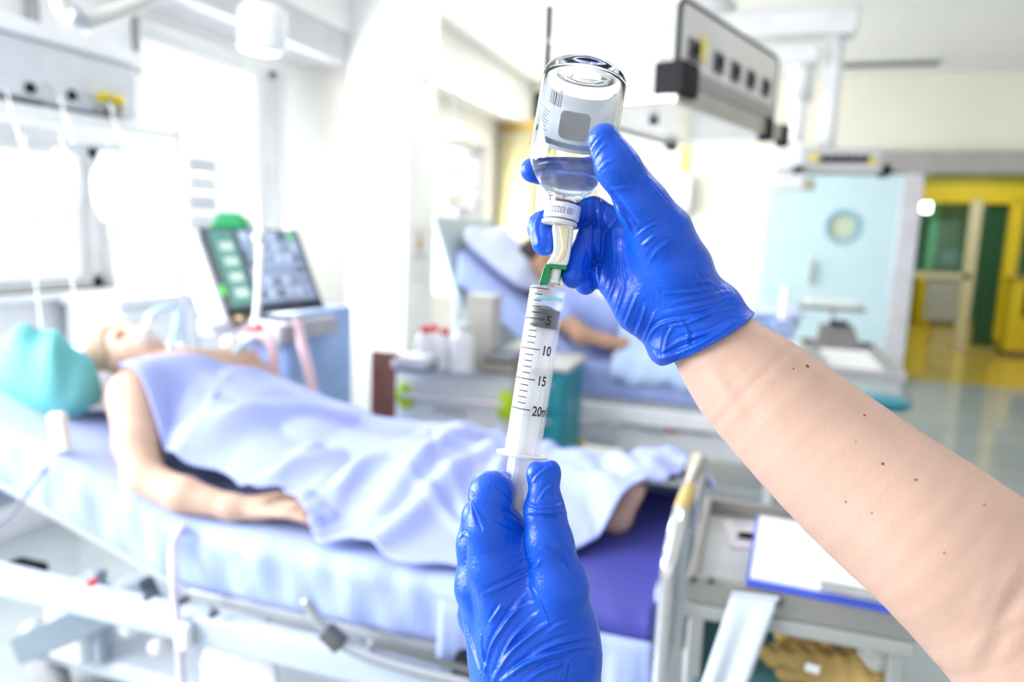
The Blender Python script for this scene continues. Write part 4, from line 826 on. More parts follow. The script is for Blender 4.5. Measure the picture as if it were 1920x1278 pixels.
t = thing('form_sheet', 'pale pink form lying at the back of the trolley tray', 'paper', (.0, 1.5, tz-.03)); MB().box((.04, 1.49, tz-.033), (.12, .13, .003), Matrix.Rotation(.15, 3, 'Z')).build('sheet', M('pink_paper', (.78, .72, .74), .7), t); MB().box((.04, 1.54, tz-.0312), (.09, .012, .0006), Matrix.Rotation(.15, 3, 'Z')).build('printed_header', M('print_mid', (.45, .45, .5), .7), t)
p = onz(1402, 1008, tz-.03); t = thing('marker_pen', 'short black marker lying on the trolley tray', 'pen', (p[0], p[1], tz-.03)); MB().tube([(p[0]-.018, p[1], tz-.027), (p[0]+.012, p[1]+.004, tz-.027)], .0075, 12).build('barrel', BLACK, t, smooth='auto'); MB().tube([(p[0]+.012, p[1]+.004, tz-.027), (p[0]+.024, p[1]+.006, tz-.027)], .0065, 12).build('cap', DGREY, t, smooth='auto')
t = thing('hanging_towel', 'pale blue-grey paper towel hanging slantwise under the trolley tray', 'towel', tuple(ony(1400, 1110, 1.2)))
a, b_, c_, d_ = ony(1372, 1112, 1.184), ony(1460, 1122, 1.184), ony(1395, 1300, 1.15), ony(1310, 1300, 1.15)
vs = []; fs = []
for i in range(13):
    for j in range(13): u, v = i/12, j/12; vs.append((a*(1-u)+b_*u)*(1-v)+(d_*(1-u)+c_*u)*v+np.array([0, -.006*math.sin(u*9)*v, 0]))
for i in range(12):
    for j in range(12): k = i*13+j; fs.append((k, k+1, k+14, k+13))
MB().add(vs, fs).build('towel_sheet', M('towel_blue_grey', (.62, .68, .78), .8, bump=.2, bs=120), t, smooth=True, solid=.002); MB().tube([a, b_], .004).build('folded_edge', M('towel_edge', (.55, .6, .7), .8), t)
bs_ = Sdf(); O = lambda px, py, y=1.25: ony(px, py, y)
bs_.chain([(O(1408, 1212, 1.21), .0085), (O(1450, 1228, 1.23), .016), (O(1520, 1240, 1.25), .024), (O(1600, 1250, 1.27), .026), (O(1650, 1262, 1.27), .014)], .012, .01); bs_.chain([(O(1475, 1190, 1.3), .02), (O(1560, 1200, 1.31), .028), (O(1640, 1220, 1.31), .02)], .01, .01); bs_.chain([(O(1470, 1262, 1.24), .014), (O(1580, 1272, 1.25), .018), (O(1640, 1275, 1.25), .014)], .008)
P, F = polygonize(bs_, V3(-.05, 1.1, .6), V3(.36, 1.42, .86), .003); P = P+np.stack([np.zeros(len(P)), np.zeros(len(P)), .002*np.sin(P[:, 0]*190+P[:, 1]*90)+.0015*np.sin(P[:, 0]*70-P[:, 1]*210)], 1)
kb = thing('kraft_parcel', 'crumpled tan kraft paper parcel on the trolley lower shelf', 'parcel', tuple(O(1520, 1265))); raw_mesh('paper_wrap', P, F, M('kraft_paper', (.5, .33, .11), .6, var=.15, vs=20, bump=.3, bs=60), kb)
p = O(1523, 1252, 1.215); MB().box(p, (.022, .004, .014), Matrix.Rotation(.1, 3, 'Y')).build('white_tape', PLW, kb, bevel=.001)
p = O(1668, 1195, 1.27); t = thing('plastic_bag', 'clear crinkled plastic bag at the right end of the trolley shelf', 'plastic bag', tuple(p)); g = Sdf().ell(p, (.028, .03, .045), .01).ell(p+V3(-.015, 0, -.03), (.03, .03, .03), .01)
P, F = polygonize(g, p-.09, p+.09, .005); P = P+rs.normal(0, .0016, P.shape); raw_mesh('film', P, F, clear_plastic('crinkled_film', (.8, .84, .86), .5, .1), t); MB().tube([p+V3(0, 0, .04), p+V3(.004, 0, .07)], [.012, .004], 10).build('twisted_neck', MATS['crinkled_film'], t)
# ================================================================ second bed and patient
b2 = thing('hospital_bed', 'second hospital bed with raised backrest behind the drawer cart', 'bed', (-.4, 3.9, 0))
Y20, Y21 = 3.45, 4.3; H2 = -.75; S2 = .75; Z2 = .78
f2 = lambda x: Z2+max(0, H2-x)*S2
MB().add(*slab_mesh(list(np.linspace(-1.42, .2, 60)), Y20, Y21, .16, f2, wr=.005)).build('mattress', FIT, b2, smooth=True)
mkbox('side_rail', WHITE, b2, -1.3, .2, Y20-.05, Y20, .52, .6, .01); mkbox('side_rail', WHITE, b2, -1.3, .2, Y21, Y21+.05, .52, .6, .01); mkbox('under_panel', M('panel_white', (.78, .8, .84), .4), b2, -.85, .18, Y20+.0, Y20+.04, .38, .5, .008); mkbox('deck', LGREY, b2, -.8, .2, Y20+.02, Y21-.02, .58, .62, .004)
mkbox('base_frame', LGREY, b2, -1.1, .15, Y20+.1, Y21-.1, .16, .24, .02); mkbox('lift_column', OFFW, b2, -.6, -.3, Y20+.25, Y21-.25, .24, .58, .02); mkbox('foot_board', BEDW, b2, .21, .235, Y20+.02, Y21-.02, .45, .84, .02)
MB().prism([(H2, Y20+.03, .62), (-1.42, Y20+.03, .62+.67*S2), (-1.42, Y20+.03, .645+.67*S2), (H2, Y20+.03, .645)], (0, Y21-Y20-.06, 0)).build('backrest_deck', LGREY, b2)
for px, py, w_, h_, mt in ((1110, 775, .1, .03, GREY), (1150, 790, .06, .04, OFFW), (1185, 780, .09, .035, LGREY), (1085, 830, .04, .045, M('orange_box', (.8, .45, .08), .5)), (1225, 800, .12, .03, GREY), (1260, 805, .02, .02, MATS['connector_red']), (1300, 800, .14, .03, DGREY), (1135, 825, .12, .03, LGREY)):
    p = ony(px, py, Y20+.0); mkbox('underbed_unit', mt, b2, p[0]-w_/2, p[0]+w_/2, Y20-.04, Y20+.04, p[2]-h_/2, p[2]+h_/2, .006)
for sx in (-1.0, .08):
    for sy in (Y20+.12, Y21-.12): MB().lathe([(0, -.025), (.065, -.025), (.075, 0), (.065, .025), (0, .025)], 18, (sx, sy, .075), (0, 1, 0)).build('castor', GREY, b2, smooth='auto')
    for sy in (Y20+.12, Y21-.12): mkbox('castor_fork', LGREY, b2, sx-.02, sx+.02, sy-.035, sy+.035, .12, .17, .004)
hb_ = ony(905, 460, 3.9); MB().box((-1.44, 3.88, 1.1), (.035, .8, .75), Matrix.Rotation(-.35, 3, 'Y')).build('head_board', M('headboard_green_grey', (.45, .55, .55), .4), b2, bevel=.02)
t = thing('pillow', 'large pale blue pillow propping up the second patient', 'pillow', (-1.24, 3.85, f2(-1.24))); MB().pillow((-1.27, 3.85, f2(-1.27)+.075), (.5, .66, .17), Matrix.Rotation(math.atan(S2), 3, 'Y'), .5, 20).build('pillow_case', M('pillow_pale_blue', (.66, .71, .92), .8, var=.02), t, smooth=True)
hx, hy, hz = ony(1008, 492, 3.78)
q2 = Sdf(); c = V3(hx, hy, hz); q2.ell(c, (.085, .08, .105), .03); q2.ell(c+V3(.03, -.01, -.05), (.06, .055, .06), .02); q2.chain([(c+V3(.075, -.03, .0), .012), (c+V3(.092, -.035, -.02), .015)], .012); q2.ell(c+V3(.07, -.03, -.055), (.012, .025, .012), .01); q2.ell(c+V3(-.01, -.082, -.01), (.018, .01, .03), .008)
q2.chain([(c+V3(.0, 0, -.06), .05), (V3(hx+.04, hy+.03, hz-.17), .055)], .03); q2.chain([(V3(hx+.06, 3.66, hz-.23), .075), (V3(hx+.03, 3.86, hz-.22), .09), (V3(hx+.06, 4.06, hz-.23), .075)], .05, .03); q2.chain([(V3(hx+.1, 3.85, hz-.28), .15), (V3(-.62, 3.86, .86), .14), (V3(-.45, 3.86, .85), .12)], .06, .03)
for yy in (3.76, 3.98): q2.chain([(V3(-.5, yy, .86), .08), (V3(-.15, yy, .9), .058), (V3(.08, yy, .835), .042), (V3(.12, yy, .87), .034)], .03, .02)
q2.chain([(V3(hx+.06, 3.66, hz-.24), .062), (ony(1066, 605, 3.55), .047), (ony(1090, 628, 3.5), .042), (ony(1140, 640, 3.52), .032), (ony(1170, 646, 3.54), .027)], .03, .02)
for k in range(4): a = ony(1168, 642+k*2, 3.53); b_ = ony(1190+k*3 if k < 2 else 1196-k*2, 644+k*3, 3.56); q2.chain([(a, .012), ((a+b_)/2+V3(0, 0, .004), .011), (b_, .009)], .006)
q2.chain([(ony(1155, 640, 3.53), .013), (ony(1172, 634, 3.55), .011)], .008)
P, F = polygonize(q2, V3(-1.35, 3.36, .65), V3(.52, 4.2, 1.42), .010)
BODY2 = M('patient_skin_tan', (.55, .33, .22), .55, spec=.3, var=.05, vs=8, sss=.08)
pa2 = raw_mesh('person', P, F, BODY2); tag(pa2, 'dark-haired person propped up in the second bed with a bare arm', 'person')
hr2 = Sdf().ell(c+V3(-.018, .004, .018), (.095, .092, .112), .01).plane(c+V3(.02, -.0, .0), (.8, -.25, -.35)); P, F = polygonize(hr2, c-.17, c+.17, .006); raw_mesh('hair', P, F, M('dark_hair', (.035, .022, .018), .55, bump=.4, bs=150), pa2)
for dy in (-.045, .015): MB().pillow(c+V3(.082, dy-.012, .012), (.012, .026, .012), None, .8, 8).build('closed_eye', M('eyelid_tan', (.22, .11, .07), .6), pa2, smooth=True)
MB().pillow(c+V3(.088, -.03, -.035), (.03, .03, .03), None, .8, 8).build('nose_tube', PLW, pa2, smooth=True)
# gown and blanket
gw = Sdf(); gw.chain([(V3(hx+.09, 3.70, hz-.26), .1), (V3(hx+.06, 3.86, hz-.25), .115), (V3(hx+.09, 4.03, hz-.26), .1)], .05, .03); gw.chain([(V3(hx+.12, 3.85, hz-.29), .165), (V3(-.62, 3.86, .88), .155)], .06); gw.chain([(V3(hx+.06, 3.66, hz-.24), .078), (ony(1062, 592, 3.57), .064)], .03)
P, F = polygonize(gw, V3(-1.35, 3.4, .65), V3(-.4, 4.25, 1.4), .010); P = P+np.stack([0*P[:, 0], 0*P[:, 0], .006*np.sin(P[:, 0]*60+P[:, 1]*35)+.004*np.sin(P[:, 1]*90-P[:, 2]*40)], 1)
raw_mesh('gown', P, F, M('gown_blue', (.36, .45, .85), .75, var=.05), pa2)
nx2, ny2 = 90, 60; X = np.linspace(-.62, .19, nx2); GV = []
for i in range(nx2):
    yy = np.linspace(Y21+.02, Y20-.03, ny2); xx = np.full(ny2, X[i])
    zc = np.interp(X[i], [-.62, -.3, -.12, .05, .13, .19], [.985, .975, .98, .92, .925, .84]); tt = np.abs(yy-3.86)/.3
    zz = Z2+.02+(zc-Z2-.02)*np.where(tt < .5, 1-.1*(tt/.5)**2, .9*np.exp(-((tt-.5)/.6)**2))+.010*np.sin(28*xx+13*yy+2*np.sin(9*yy))+.008*np.sin(55*xx-16*yy)
    zz = zz-np.clip((Y20+.03-yy)/.06, 0, 1)**2*.1; GV.append(np.stack([xx, yy, zz], 1))
GV = np.concatenate(GV); I = np.arange(nx2*ny2).reshape(nx2, ny2); Q = np.stack([I[:-1, :-1], I[1:, :-1], I[1:, 1:], I[:-1, 1:]], -1).reshape(-1, 4)
sh = raw_mesh('blanket', GV, Q, M('blanket_sky', (.5, .64, .92), .8, var=.03, bump=.2, bs=60)); md = sh.modifiers.new('solid', 'SOLIDIFY'); md.thickness = .01; tag(sh, 'sky blue blanket covering the legs of the second patient', 'blanket')
t = thing('folded_linen', 'folded blue linen at the foot of the second bed beside the blue door', 'linen', tuple(ony(1425, 590, 3.9)))
p = ony(1430, 585, 3.9); 
for k in range(3): MB().pillow((p[0]+.01*k, p[1], .96+k*.045), (.3, .5, .07), Matrix.Rotation(.1*k, 3, 'Z'), .4, 12).build('folded_layer', M(('linen_a', 'linen_b', 'linen_c')[k], ((.3, .42, .8), (.45, .58, .9), (.6, .7, .92))[k], .8), t, smooth=True)
p = ony(1470, 580, 3.36); t = thing('bed_end_pole', 'white upright pole with clamp at the second bed foot', 'pole', (p[0], p[1], .3)); MB().tube([(p[0], p[1], .0), (p[0], p[1], p[2]+.1)], .018).build('pole', WHITE, t, smooth='auto'); mkbox('clamp', M('clamp_blue', (.3, .38, .6), .4), t, p[0]-.04, p[0]+.05, p[1]-.04, p[1]+.04, p[2]-.12, p[2]-.04, .01)
# ================================================================ the hands, the vial and the syringe
GLOVE = M('blue_nitrile', (.003, .085, .62), .3, spec=.42, var=.05, vs=30, bump=.12, bs=420)
def skin_mat():
    m = M('forearm_skin', (.63, .41, .325), .5, spec=.3, var=.07, vs=22, bump=.1, bs=700, sss=.12)
    nt = m.node_tree; b = nt.nodes['Principled BSDF']; old = b.inputs['Base Color'].links[0].from_socket
    tc = nt.nodes['Texture Coordinate'] if 'Texture Coordinate' in nt.nodes else nt.nodes.new('ShaderNodeTexCoord')
    n = nt.nodes.new('ShaderNodeTexNoise'); n.inputs['Scale'].default_value = 420; n.inputs['Detail'].default_value = 2
    nt.links.new(tc.outputs['Object'], n.inputs['Vector'])
    r = nt.nodes.new('ShaderNodeValToRGB'); r.color_ramp.elements[0].position = .62; r.color_ramp.elements[1].position = .78
    r.color_ramp.elements[1].color = (.35, .35, .35, 1)
    nt.links.new(n.outputs['Fac'], r.inputs[0])
    mx = nt.nodes.new('ShaderNodeMixRGB'); mx.inputs[2].default_value = (.6, .33, .24, 1)
    nt.links.new(r.outputs[0], mx.inputs[0]); nt.links.new(old, mx.inputs[1]); nt.links.new(mx.outputs[0], b.inputs['Base Color'])
    return m
SKIN = skin_mat()
_pl = at(1750, 1250, .5)
carer = thing('person', 'person with bare forearm and two blue gloves holding the vial and syringe', 'person', tuple(_pl))
# --- right arm
ARM = [(hp(1235, 545, 4), .017), (hp(1322, 628, 0), .0255), (hp(1378, 690, -6), .0322), (hp(1440, 748, -14), .0375), (hp(1613, 902, -40), .0435), (hp(1761, 1018, -62), .0465), (hp(1850, 1090, -70), .047)]
UPPER = [(hp(1835, 1085, -66), .044), (hp(1985, 1230, -78), .053), (hp(2250, 1500, -70), .058)]
def fine(ch, n=4):
    q = curve_pts([(*p, r) for p, r in ch], n); return [(a[:3], float(a[3])) for a in q]
arm = Sdf().chain(fine(ARM), .01, .0002).chain(fine(UPPER), .012, .0002)
P, F = polygonize(arm, np.array([.08, -.36, -.53]), np.array([.46, .06, -.33]), .0016)
P = folds(P, F, arm, [([(1842, 1262), (1868, 1190), (1905, 1120), (1940, 1075)], 4, -1.0), ([(1862, 1235), (1890, 1190), (1925, 1165)], 3, -.5), ([(1815, 1210), (1850, 1150), (1885, 1060)], 3, -.35), ([(1330, 690), (1365, 745), (1400, 800)], 5, .8)])
raw_mesh('forearm', P, F, SKIN, carer, CAMX)
MOLE = M('brown_mole', (.16, .055, .025), .5); MOLE2 = M('pale_freckle', (.42, .2, .11), .5)
for x, y, r, mm in ((1514, 686, 1.35, MOLE), (1488, 691, .6, MOLE), (1621, 778, .8, MOLE), (1655, 869, .9, MOLE), (1717, 899, .75, MOLE), (1585, 940, .8, MOLE2), (1604, 828, .5, MOLE2), (1845, 946, .9, MOLE2), (1770, 1036, .7, MOLE2), (1634, 961, .6, MOLE2), (1400, 590+6, .5, MOLE)):
    q, ok = hit(arm, x, y)
    if not ok[0]: continue
    n = grad(arm, q, .0005)[0]; wq = CAMX[0] @ q[0]+CAM; wn = CAMX[0] @ n; r /= 1000
    MB().lathe([(0, -.0004), (r, -.0001), (r*.8, .00022), (r*.4, .00035), (0, .0004)], 10, wq, wn).build('mole', mm, carer, smooth=True)
# --- right glove
rg = Sdf()
rg.chain([(hp(1322, 612, -6), .0165), (hp(1268, 505, -14), .0195), (hp(1236, 436, -22), .0175), (hp(1205, 385, -29), .0143), (hp(1158, 313, -38), .0117), (hp(1133, 262, -38), .0097)], .006, .008)      # thumb ray
rg.chain([(hp(1308, 612, 2), .023), (hp(1240, 520, 6), .025), (hp(1195, 465, 12), .022)], .012)                                     # palm
rg.chain([(hp(1272, 630, 4), .0175), (hp(1205, 572, 8), .019), (hp(1155, 528, 18), .0125)], .012)                                     # heel of the hand
rg.chain([(hp(1312, 600, 6), .018), (hp(1283, 500, 10), .017), (hp(1258, 428, 14), .0135)], .012)                                    # index metacarpal
rg.chain([(hp(1258, 428, 14), .0125), (hp(1165, 300, 36), .0098), (hp(1090, 326, 37.5), .0092), (hp(1040, 328, 36), .0088), (hp(998, 319, 29), .0083)], .004)      # index finger
rg.chain([(hp(1222, 462, 18), .0125), (hp(1112, 397, 34), .0102), (hp(1045, 408, 28), .0098), (hp(1018, 426, 18), .0102), (hp(1021, 455, 8), .0085)], .004)      # middle finger
rg.chain([(hp(1198, 505, 20), .012), (hp(1106, 450, 26), .0095), (hp(1083, 488, 12), .0085), (hp(1075, 518, 4), .0078)], .003)       # ring finger
rg.chain([(hp(1170, 540, 22), .011), (hp(1110, 505, 32), .0085), (hp(1098, 532, 26), .0075)], .003)                                  # little finger
sl = lambda t: ARM[1][0]+(ARM[2][0]-ARM[1][0])*t
rg.chain([(hp(1290, 590, 0), .0265), (sl(0), .0302), (sl(1.2), .0372)], .008)                                                          # cuff
rg.ell(hp(1350, 570, 0), (.011, .012, .02), .008)
rg.ell(hp(1243, 655, 0), (.009, .010, .018), .006)
_a, _b = hp(1381, 600, 0), hp(1243, 684, 0)
_n = np.cross(_b-_a, np.array([.12, .05, 1.])); _n = _n if _n @ (sl(1)-sl(0)) > 0 else -_n
rg.plane(_a, _n)
P, F = polygonize(rg, np.array([.0, -.03, -.56]), np.array([.16, .15, -.41]), .0008)
RF = [([(1123, 372), (1124, 430), (1123, 500), (1122, 535)], 1.6, 1.3), ([(1109, 372), (1108, 430), (1106, 505)], 1.4, 1.0), ([(1148, 430), (1151, 470), (1150, 505)], 1.0, .6),
      ([(1137, 575), (1148, 545), (1157, 522)], 1.5, .9), ([(1154, 592), (1166, 556), (1174, 528)], 1.6, 1.1), ([(1172, 610), (1184, 580), (1194, 555)], 1.6, 1.1), ([(1192, 628), (1203, 598), (1211, 572)], 1.6, 1.1),
      ([(1206, 640), (1216, 615), (1226, 590)], 1.5, 1.0), ([(1210, 652), (1224, 620), (1250, 604), (1310, 594), (1374, 578)], 1.5, 1.1), ([(1244, 613), (1300, 601), (1368, 566)], 1.3, .8),
      ([(1226, 662), (1243, 670), (1306, 647), (1350, 622), (1377, 603)], 1.8, 1.3), ([(1236, 664), (1278, 637), (1330, 622), (1370, 600)], 1.2, .9), ([(1244, 662), (1252, 630), (1262, 612)], 1.4, 1.0),
      ([(1247, 549), (1300, 546), (1350, 536)], 1.4, .5), ([(1264, 566), (1320, 556), (1366, 545)], 1.3, .6), ([(1250, 585), (1310, 572), (1370, 556)], 1.2, .5), ([(1300, 530), (1330, 528), (1352, 545)], 1.5, .6),
      ([(1151, 382), (1172, 402), (1193, 426)], 1.6, .8), ([(1137, 351), (1160, 385), (1175, 415), (1184, 440)], 1.8, 1.0), ([(1202, 462), (1227, 442)], 1.2, .6), ([(1188, 448), (1212, 428), (1240, 415)], 1.1, .4),
      ([(1139, 236), (1182, 296), (1210, 332), (1255, 386)], .8, .5), ([(1112, 300), (1122, 285), (1136, 268)], 1.1, .7), ([(1108, 282), (1118, 268), (1130, 255)], 1.0, .5), ([(1120, 322), (1136, 306), (1150, 300)], 1.2, .6),
      ([(1146, 355), (1170, 352), (1192, 356)], 1.2, .5), ([(1168, 325), (1190, 346), (1218, 366)], 1.0, .5), ([(1212, 500), (1232, 470), (1255, 452)], 1.6, .4), ([(1162, 470), (1166, 510), (1172, 540)], 1.3, .5),
      ([(1290, 480), (1300, 510), (1318, 538)], 1.4, .6), ([(1276, 600), (1290, 625), (1288, 650)], 1.4, .7), ([(1012, 400), (1005, 425), (1010, 455)], 1.3, .7), ([(1098, 470), (1090, 500), (1092, 520)], 1, .5), ([(1080, 508), (1074, 525), (1078, 535)], .8, .4)]
RF = [(a, b*.8, c*1.45) for a, b, c in RF]
P = folds(P, F, rg, RF)
raw_mesh('glove', P, F, GLOVE, carer, CAMX)
# --- left glove, its cuff and sleeve of skin below the picture
lg = Sdf()
lg.chain([(hp(1050, 1230, -18), .0195), (hp(1050, 1100, -27), .0165), (hp(1030, 1015, -26), .0135), (hp(1021, 960, -22), .0118), (hp(1020, 893, -15), .0088)], .003, .006)        # thumb
lg.chain([(hp(985, 1250, -8), .022), (hp(928, 1070, -12), .0165), (hp(918, 990, -13), .0145), (hp(921, 925, -12), .0130), (hp(946, 912, 10), .0098), (hp(962, 948, 20), .0085)], .0035, .006)  # index finger
lg.chain([(hp(948, 990, -8), .013), (hp(985, 1085, -10), .0155), (hp(1010, 1160, -14), .021)], .006)                # web between thumb and index
lg.chain([(hp(965, 1280, 8), .024), (hp(903, 1100, 6), .0165), (hp(898, 1020, 10), .0138), (hp(902, 968, 10), .0115), (hp(945, 970, 30), .0095), (hp(985, 1010, 34), .0085)], .0035, .006)
lg.chain([(hp(975, 1290, 20), .024), (hp(905, 1150, 20), .0155), (hp(904, 1080, 26), .0125), (hp(950, 1050, 44), .0095), (hp(990, 1080, 40), .0085)], .0035, .006)
lg.chain([(hp(985, 1300, 28), .024), (hp(918, 1195, 32), .0135), (hp(918, 1130, 38), .011), (hp(955, 1110, 50), .0085), (hp(990, 1130, 46), .0078)], .0035, .006)
lg.chain([(hp(990, 1120, -4), .02), (hp(1002, 1230, -6), .0345), (hp(1012, 1300, -2), .0335), (hp(1022, 1420, 4), .0325)], .014, .02)                    # palm and wrist
lg.ell(hp(1070, 1190, -12), (.016, .03, .02), .012)
lg.ell(hp(1004, 888, -15), (.0055, .0075, .006), .004); lg.ell(hp(1035, 886, -15), (.0055, .0078, .006), .004)
lg.plane(hp(1022, 1425, 4), hp(1022, 1600, 4)-hp(1022, 1425, 4))
P, F = polygonize(lg, np.array([-.05, -.29, -.55]), np.array([.08, -.07, -.40]), .0008)
LF = [([(906, 1114), (957, 1090), (995, 1070), (1015, 1049)], 1.5, 1.0), ([(919, 1168), (930, 1150), (942, 1133)], 1.3, .9), ([(906, 1275), (923, 1210), (957, 1155), (988, 1111)], 1.9, 1.5),
      ([(933, 1251), (964, 1193), (1009, 1149)], 1.6, 1.2), ([(923, 1277), (957, 1224), (991, 1193), (1026, 1169)], 1.7, 1.3), ([(964, 1258), (1026, 1214), (1094, 1193)], 1.8, 1.0), ([(940, 1277), (985, 1245), (1060, 1217), (1114, 1210)], 1.7, 1.2),
      ([(985, 1077), (1012, 1125), (1036, 1186)], .7, .4), ([(988, 943), (1012, 951), (1057, 946)], 1.2, 1.0), ([(990, 966), (1030, 967), (1062, 963)], 1.2, -1.0), ([(998, 905), (1010, 890), (1028, 876)], 1.2, .7), ([(1010, 938), (1022, 920), (1040, 905)], 1.2, .7),
      ([(1015, 1028), (1046, 1046), (1074, 1080)], 1.4, .9), ([(1040, 1010), (1064, 1040), (1078, 1075)], 1.2, .6), ([(1056, 1052), (1074, 1075), (1084, 1105)], 1., .4),
      ([(877, 929), (889, 960), (902, 990)], 1.6, -1.4), ([(862, 1010), (870, 1000), (880, 1008)], 1.2, .8), ([(925, 915), (945, 930), (958, 955)], 1.2, .6), ([(918, 950), (950, 965), (978, 985)], 1.4, .6), ([(920, 975), (955, 995), (985, 1010)], 1.2, .4),
      ([(950, 1060), (975, 1048), (1000, 1040)], 1.2, .5), ([(900, 1180), (905, 1230), (915, 1270)], 1.5, .8), ([(870, 1160), (885, 1210), (900, 1265)], 1.5, .7), ([(1060, 1240), (1085, 1225), (1112, 1222)], 1.3, .8), ([(985, 1277), (1030, 1250), (1085, 1240)], 1.5, 1.0),
      ([(1098, 1230), (1108, 1250), (1112, 1270)], 1.2, .8), ([(1050, 1265), (1062, 1250), (1058, 1277)], 1.3, .9), ([(946, 1170), (975, 1140), (1000, 1130)], 1.3, .6), ([(1020, 1190), (1050, 1170), (1080, 1165)], 1.3, .5), ([(1045, 1120), (1070, 1140), (1090, 1160)], 1.2, .3)]
LF = [(a, b*.8, c*1.45) for a, b, c in LF]
P = folds(P, F, lg, LF)
raw_mesh('glove', P, F, GLOVE, carer, CAMX)
larm = Sdf().chain([(hp(1018, 1390, 3), .0265), (hp(1030, 1520, 8), .029), (hp(1060, 1900, 20), .042)], .006)
P, F = polygonize(larm, np.array([-.05, -.52, -.58]), np.array([.12, -.22, -.40]), .003)
raw_mesh('forearm', P, F, SKIN, carer, CAMX)

# --- vial and syringe share one tilted axis frame: x to the right, y towards the eye, z along the axis down to the plunger
def frame(top, bottom, toward=0.):
    a = CAMX[0] @ (bottom-top); a /= np.linalg.norm(a)
    y = -FW+toward*a; y = y-a*(y @ a); y /= np.linalg.norm(y); x = np.cross(y, a)
    return Matrix(((x[0], y[0], a[0]), (x[1], y[1], a[1]), (x[2], y[2], a[2])))
GLASS = M('clear_glass', (1, 1, 1), 0., trans=1., ior=1.47, var=0)
LIQ = M('clear_liquid', (.93, .97, 1), 0., trans=1., ior=1.33, var=0)
vt, vb = hp(1100, 128, 0), hp(1055, 392, 0)
VR = frame(vt, vb); v0 = CAMX[0] @ vt+CAM
vial = thing('glass_vial', 'clear upside-down glass vial with white cap held in the upper gloved hand', 'vial', tuple(v0), VR)
mm = lambda pr: [(r/1000, z/1000) for r, z in pr]
OUT = mm([(0, 3.6), (8, 3.4), (14, 2.4), (18, .9), (20.5, 0), (22.8, .4), (25, 2), (26.4, 4.6), (27, 8), (27, 20), (27, 40), (27, 58), (26.7, 61), (25.6, 65), (23.2, 70), (19.5, 75), (15.5, 79.4), (12, 82.5), (10.2, 85), (9.6, 87.5), (9.6, 92)])
INN = mm([(7.2, 92), (7.2, 87.5), (7.9, 84.6), (10, 81), (13.5, 77.6), (17.6, 73.4), (21.2, 68.6), (23.5, 64), (24.5, 60), (24.7, 57), (24.7, 40), (24.7, 20), (24.5, 10), (23.6, 7.4), (21, 6.2), (14, 6.4), (8, 7.2), (0, 7.5)])
MB().lathe(OUT+INN, 72).build('glass_body', GLASS, vial, smooth=True, local=True)
LQ = [(r+.00012 if r > 0 else 0, z) for r, z in INN[::-1]]; LQ = LQ[:-1]+[(LQ[-1][0], .0868), (0, .0868)]
bm = bmesh.new(); mb = MB().lathe(LQ, 72)
vs = [bm.verts.new(p) for p in mb.v]
for f in mb.f:
    try: bm.faces.new([vs[i] for i in f])
    except ValueError: pass
bmesh.ops.remove_doubles(bm, verts=bm.verts, dist=1e-7)
wl = VR.inverted() @ Vector(CAMX[0] @ hp(1075, 301, 0)+CAM-v0); wn = VR.inverted() @ Vector((0, 0, 1))
r_ = bmesh.ops.bisect_plane(bm, geom=bm.verts[:]+bm.edges[:]+bm.faces[:], plane_co=wl, plane_no=wn, clear_outer=True)
bmesh.ops.contextual_create(bm, geom=[e for e in r_['geom_cut'] if isinstance(e, bmesh.types.BMEdge)])
bmesh.ops.recalc_face_normals(bm, faces=bm.faces)
me = bpy.data.meshes.new('liquid'); bm.to_mesh(me); bm.free(); me.materials.append(LIQ)
lo = bpy.data.objects.new('liquid', me); COL.objects.link(lo); lo.parent = vial
for p in me.polygons: p.use_smooth = len(p.vertices) < 6
def cyl_patch(a0, a1, z0, z1, r, n=40, th=.00008):
    """curved sheet on a cylinder; angle 0 faces the eye, positive to the right (degrees)"""
    vs = []; fs = []
    for i in range(n+1):
        a = math.radians(a0+(a1-a0)*i/n)
        for rr in (r, r+th):
            for z in (z0, z1): vs.append((rr*math.sin(a), rr*math.cos(a), z))
    for i in range(n):
        b = 4*i; c = b+4
        fs += [(b, b+1, c+1, c), (b+2, c+2, c+3, b+3), (b, c, c+2, b+2), (b+1, b+3, c+3, c+1)]
    fs += [(0, 2, 3, 1), (4*n, 4*n+1, 4*n+3, 4*n+2)]
    return vs, fs
def patch(name, mat, parent, *a, **k):
    m = MB(); m.add(*cyl_patch(*a, **k)); return m.build(name, mat, parent, local=True, smooth=True)
PAPER = M('label_paper', (.82, .86, .9), .6, var=.02)
_nt = PAPER.node_tree; _tr = _nt.nodes.new('ShaderNodeBsdfTranslucent'); _tr.inputs[0].default_value = (.86, .9, .94, 1); _ms = _nt.nodes.new('ShaderNodeMixShader'); _ms.inputs[0].default_value = .55
_nt.links.new(_nt.nodes['Principled BSDF'].outputs[0], _ms.inputs[1]); _nt.links.new(_tr.outputs[0], _ms.inputs[2]); _nt.links.new(_ms.outputs[0], _nt.nodes['Material Output'].inputs[0])
lab = patch('label', PAPER, vial, 98, 290, .0108, .0485, .0271)
for k, (w_, s_) in enumerate(((1.6, 0), (.9, 4.2), (1.6, 7), (2.6, 11), (.9, 15.6), (1.8, 18.5), (1.8, 22.5))):
    patch('barcode_bar', M('print_grey', (.2, .22, .25), .6), lab, 233-s_, 233-s_-w_, .0115, .0205, .02702, n=4, th=.00005)
patch('printed_band', M('print_blue', (.25, .55, .8), .6), lab, 150, 288, .0425, .0462, .02702, th=.00005)
rp = MB(); rr = .02703
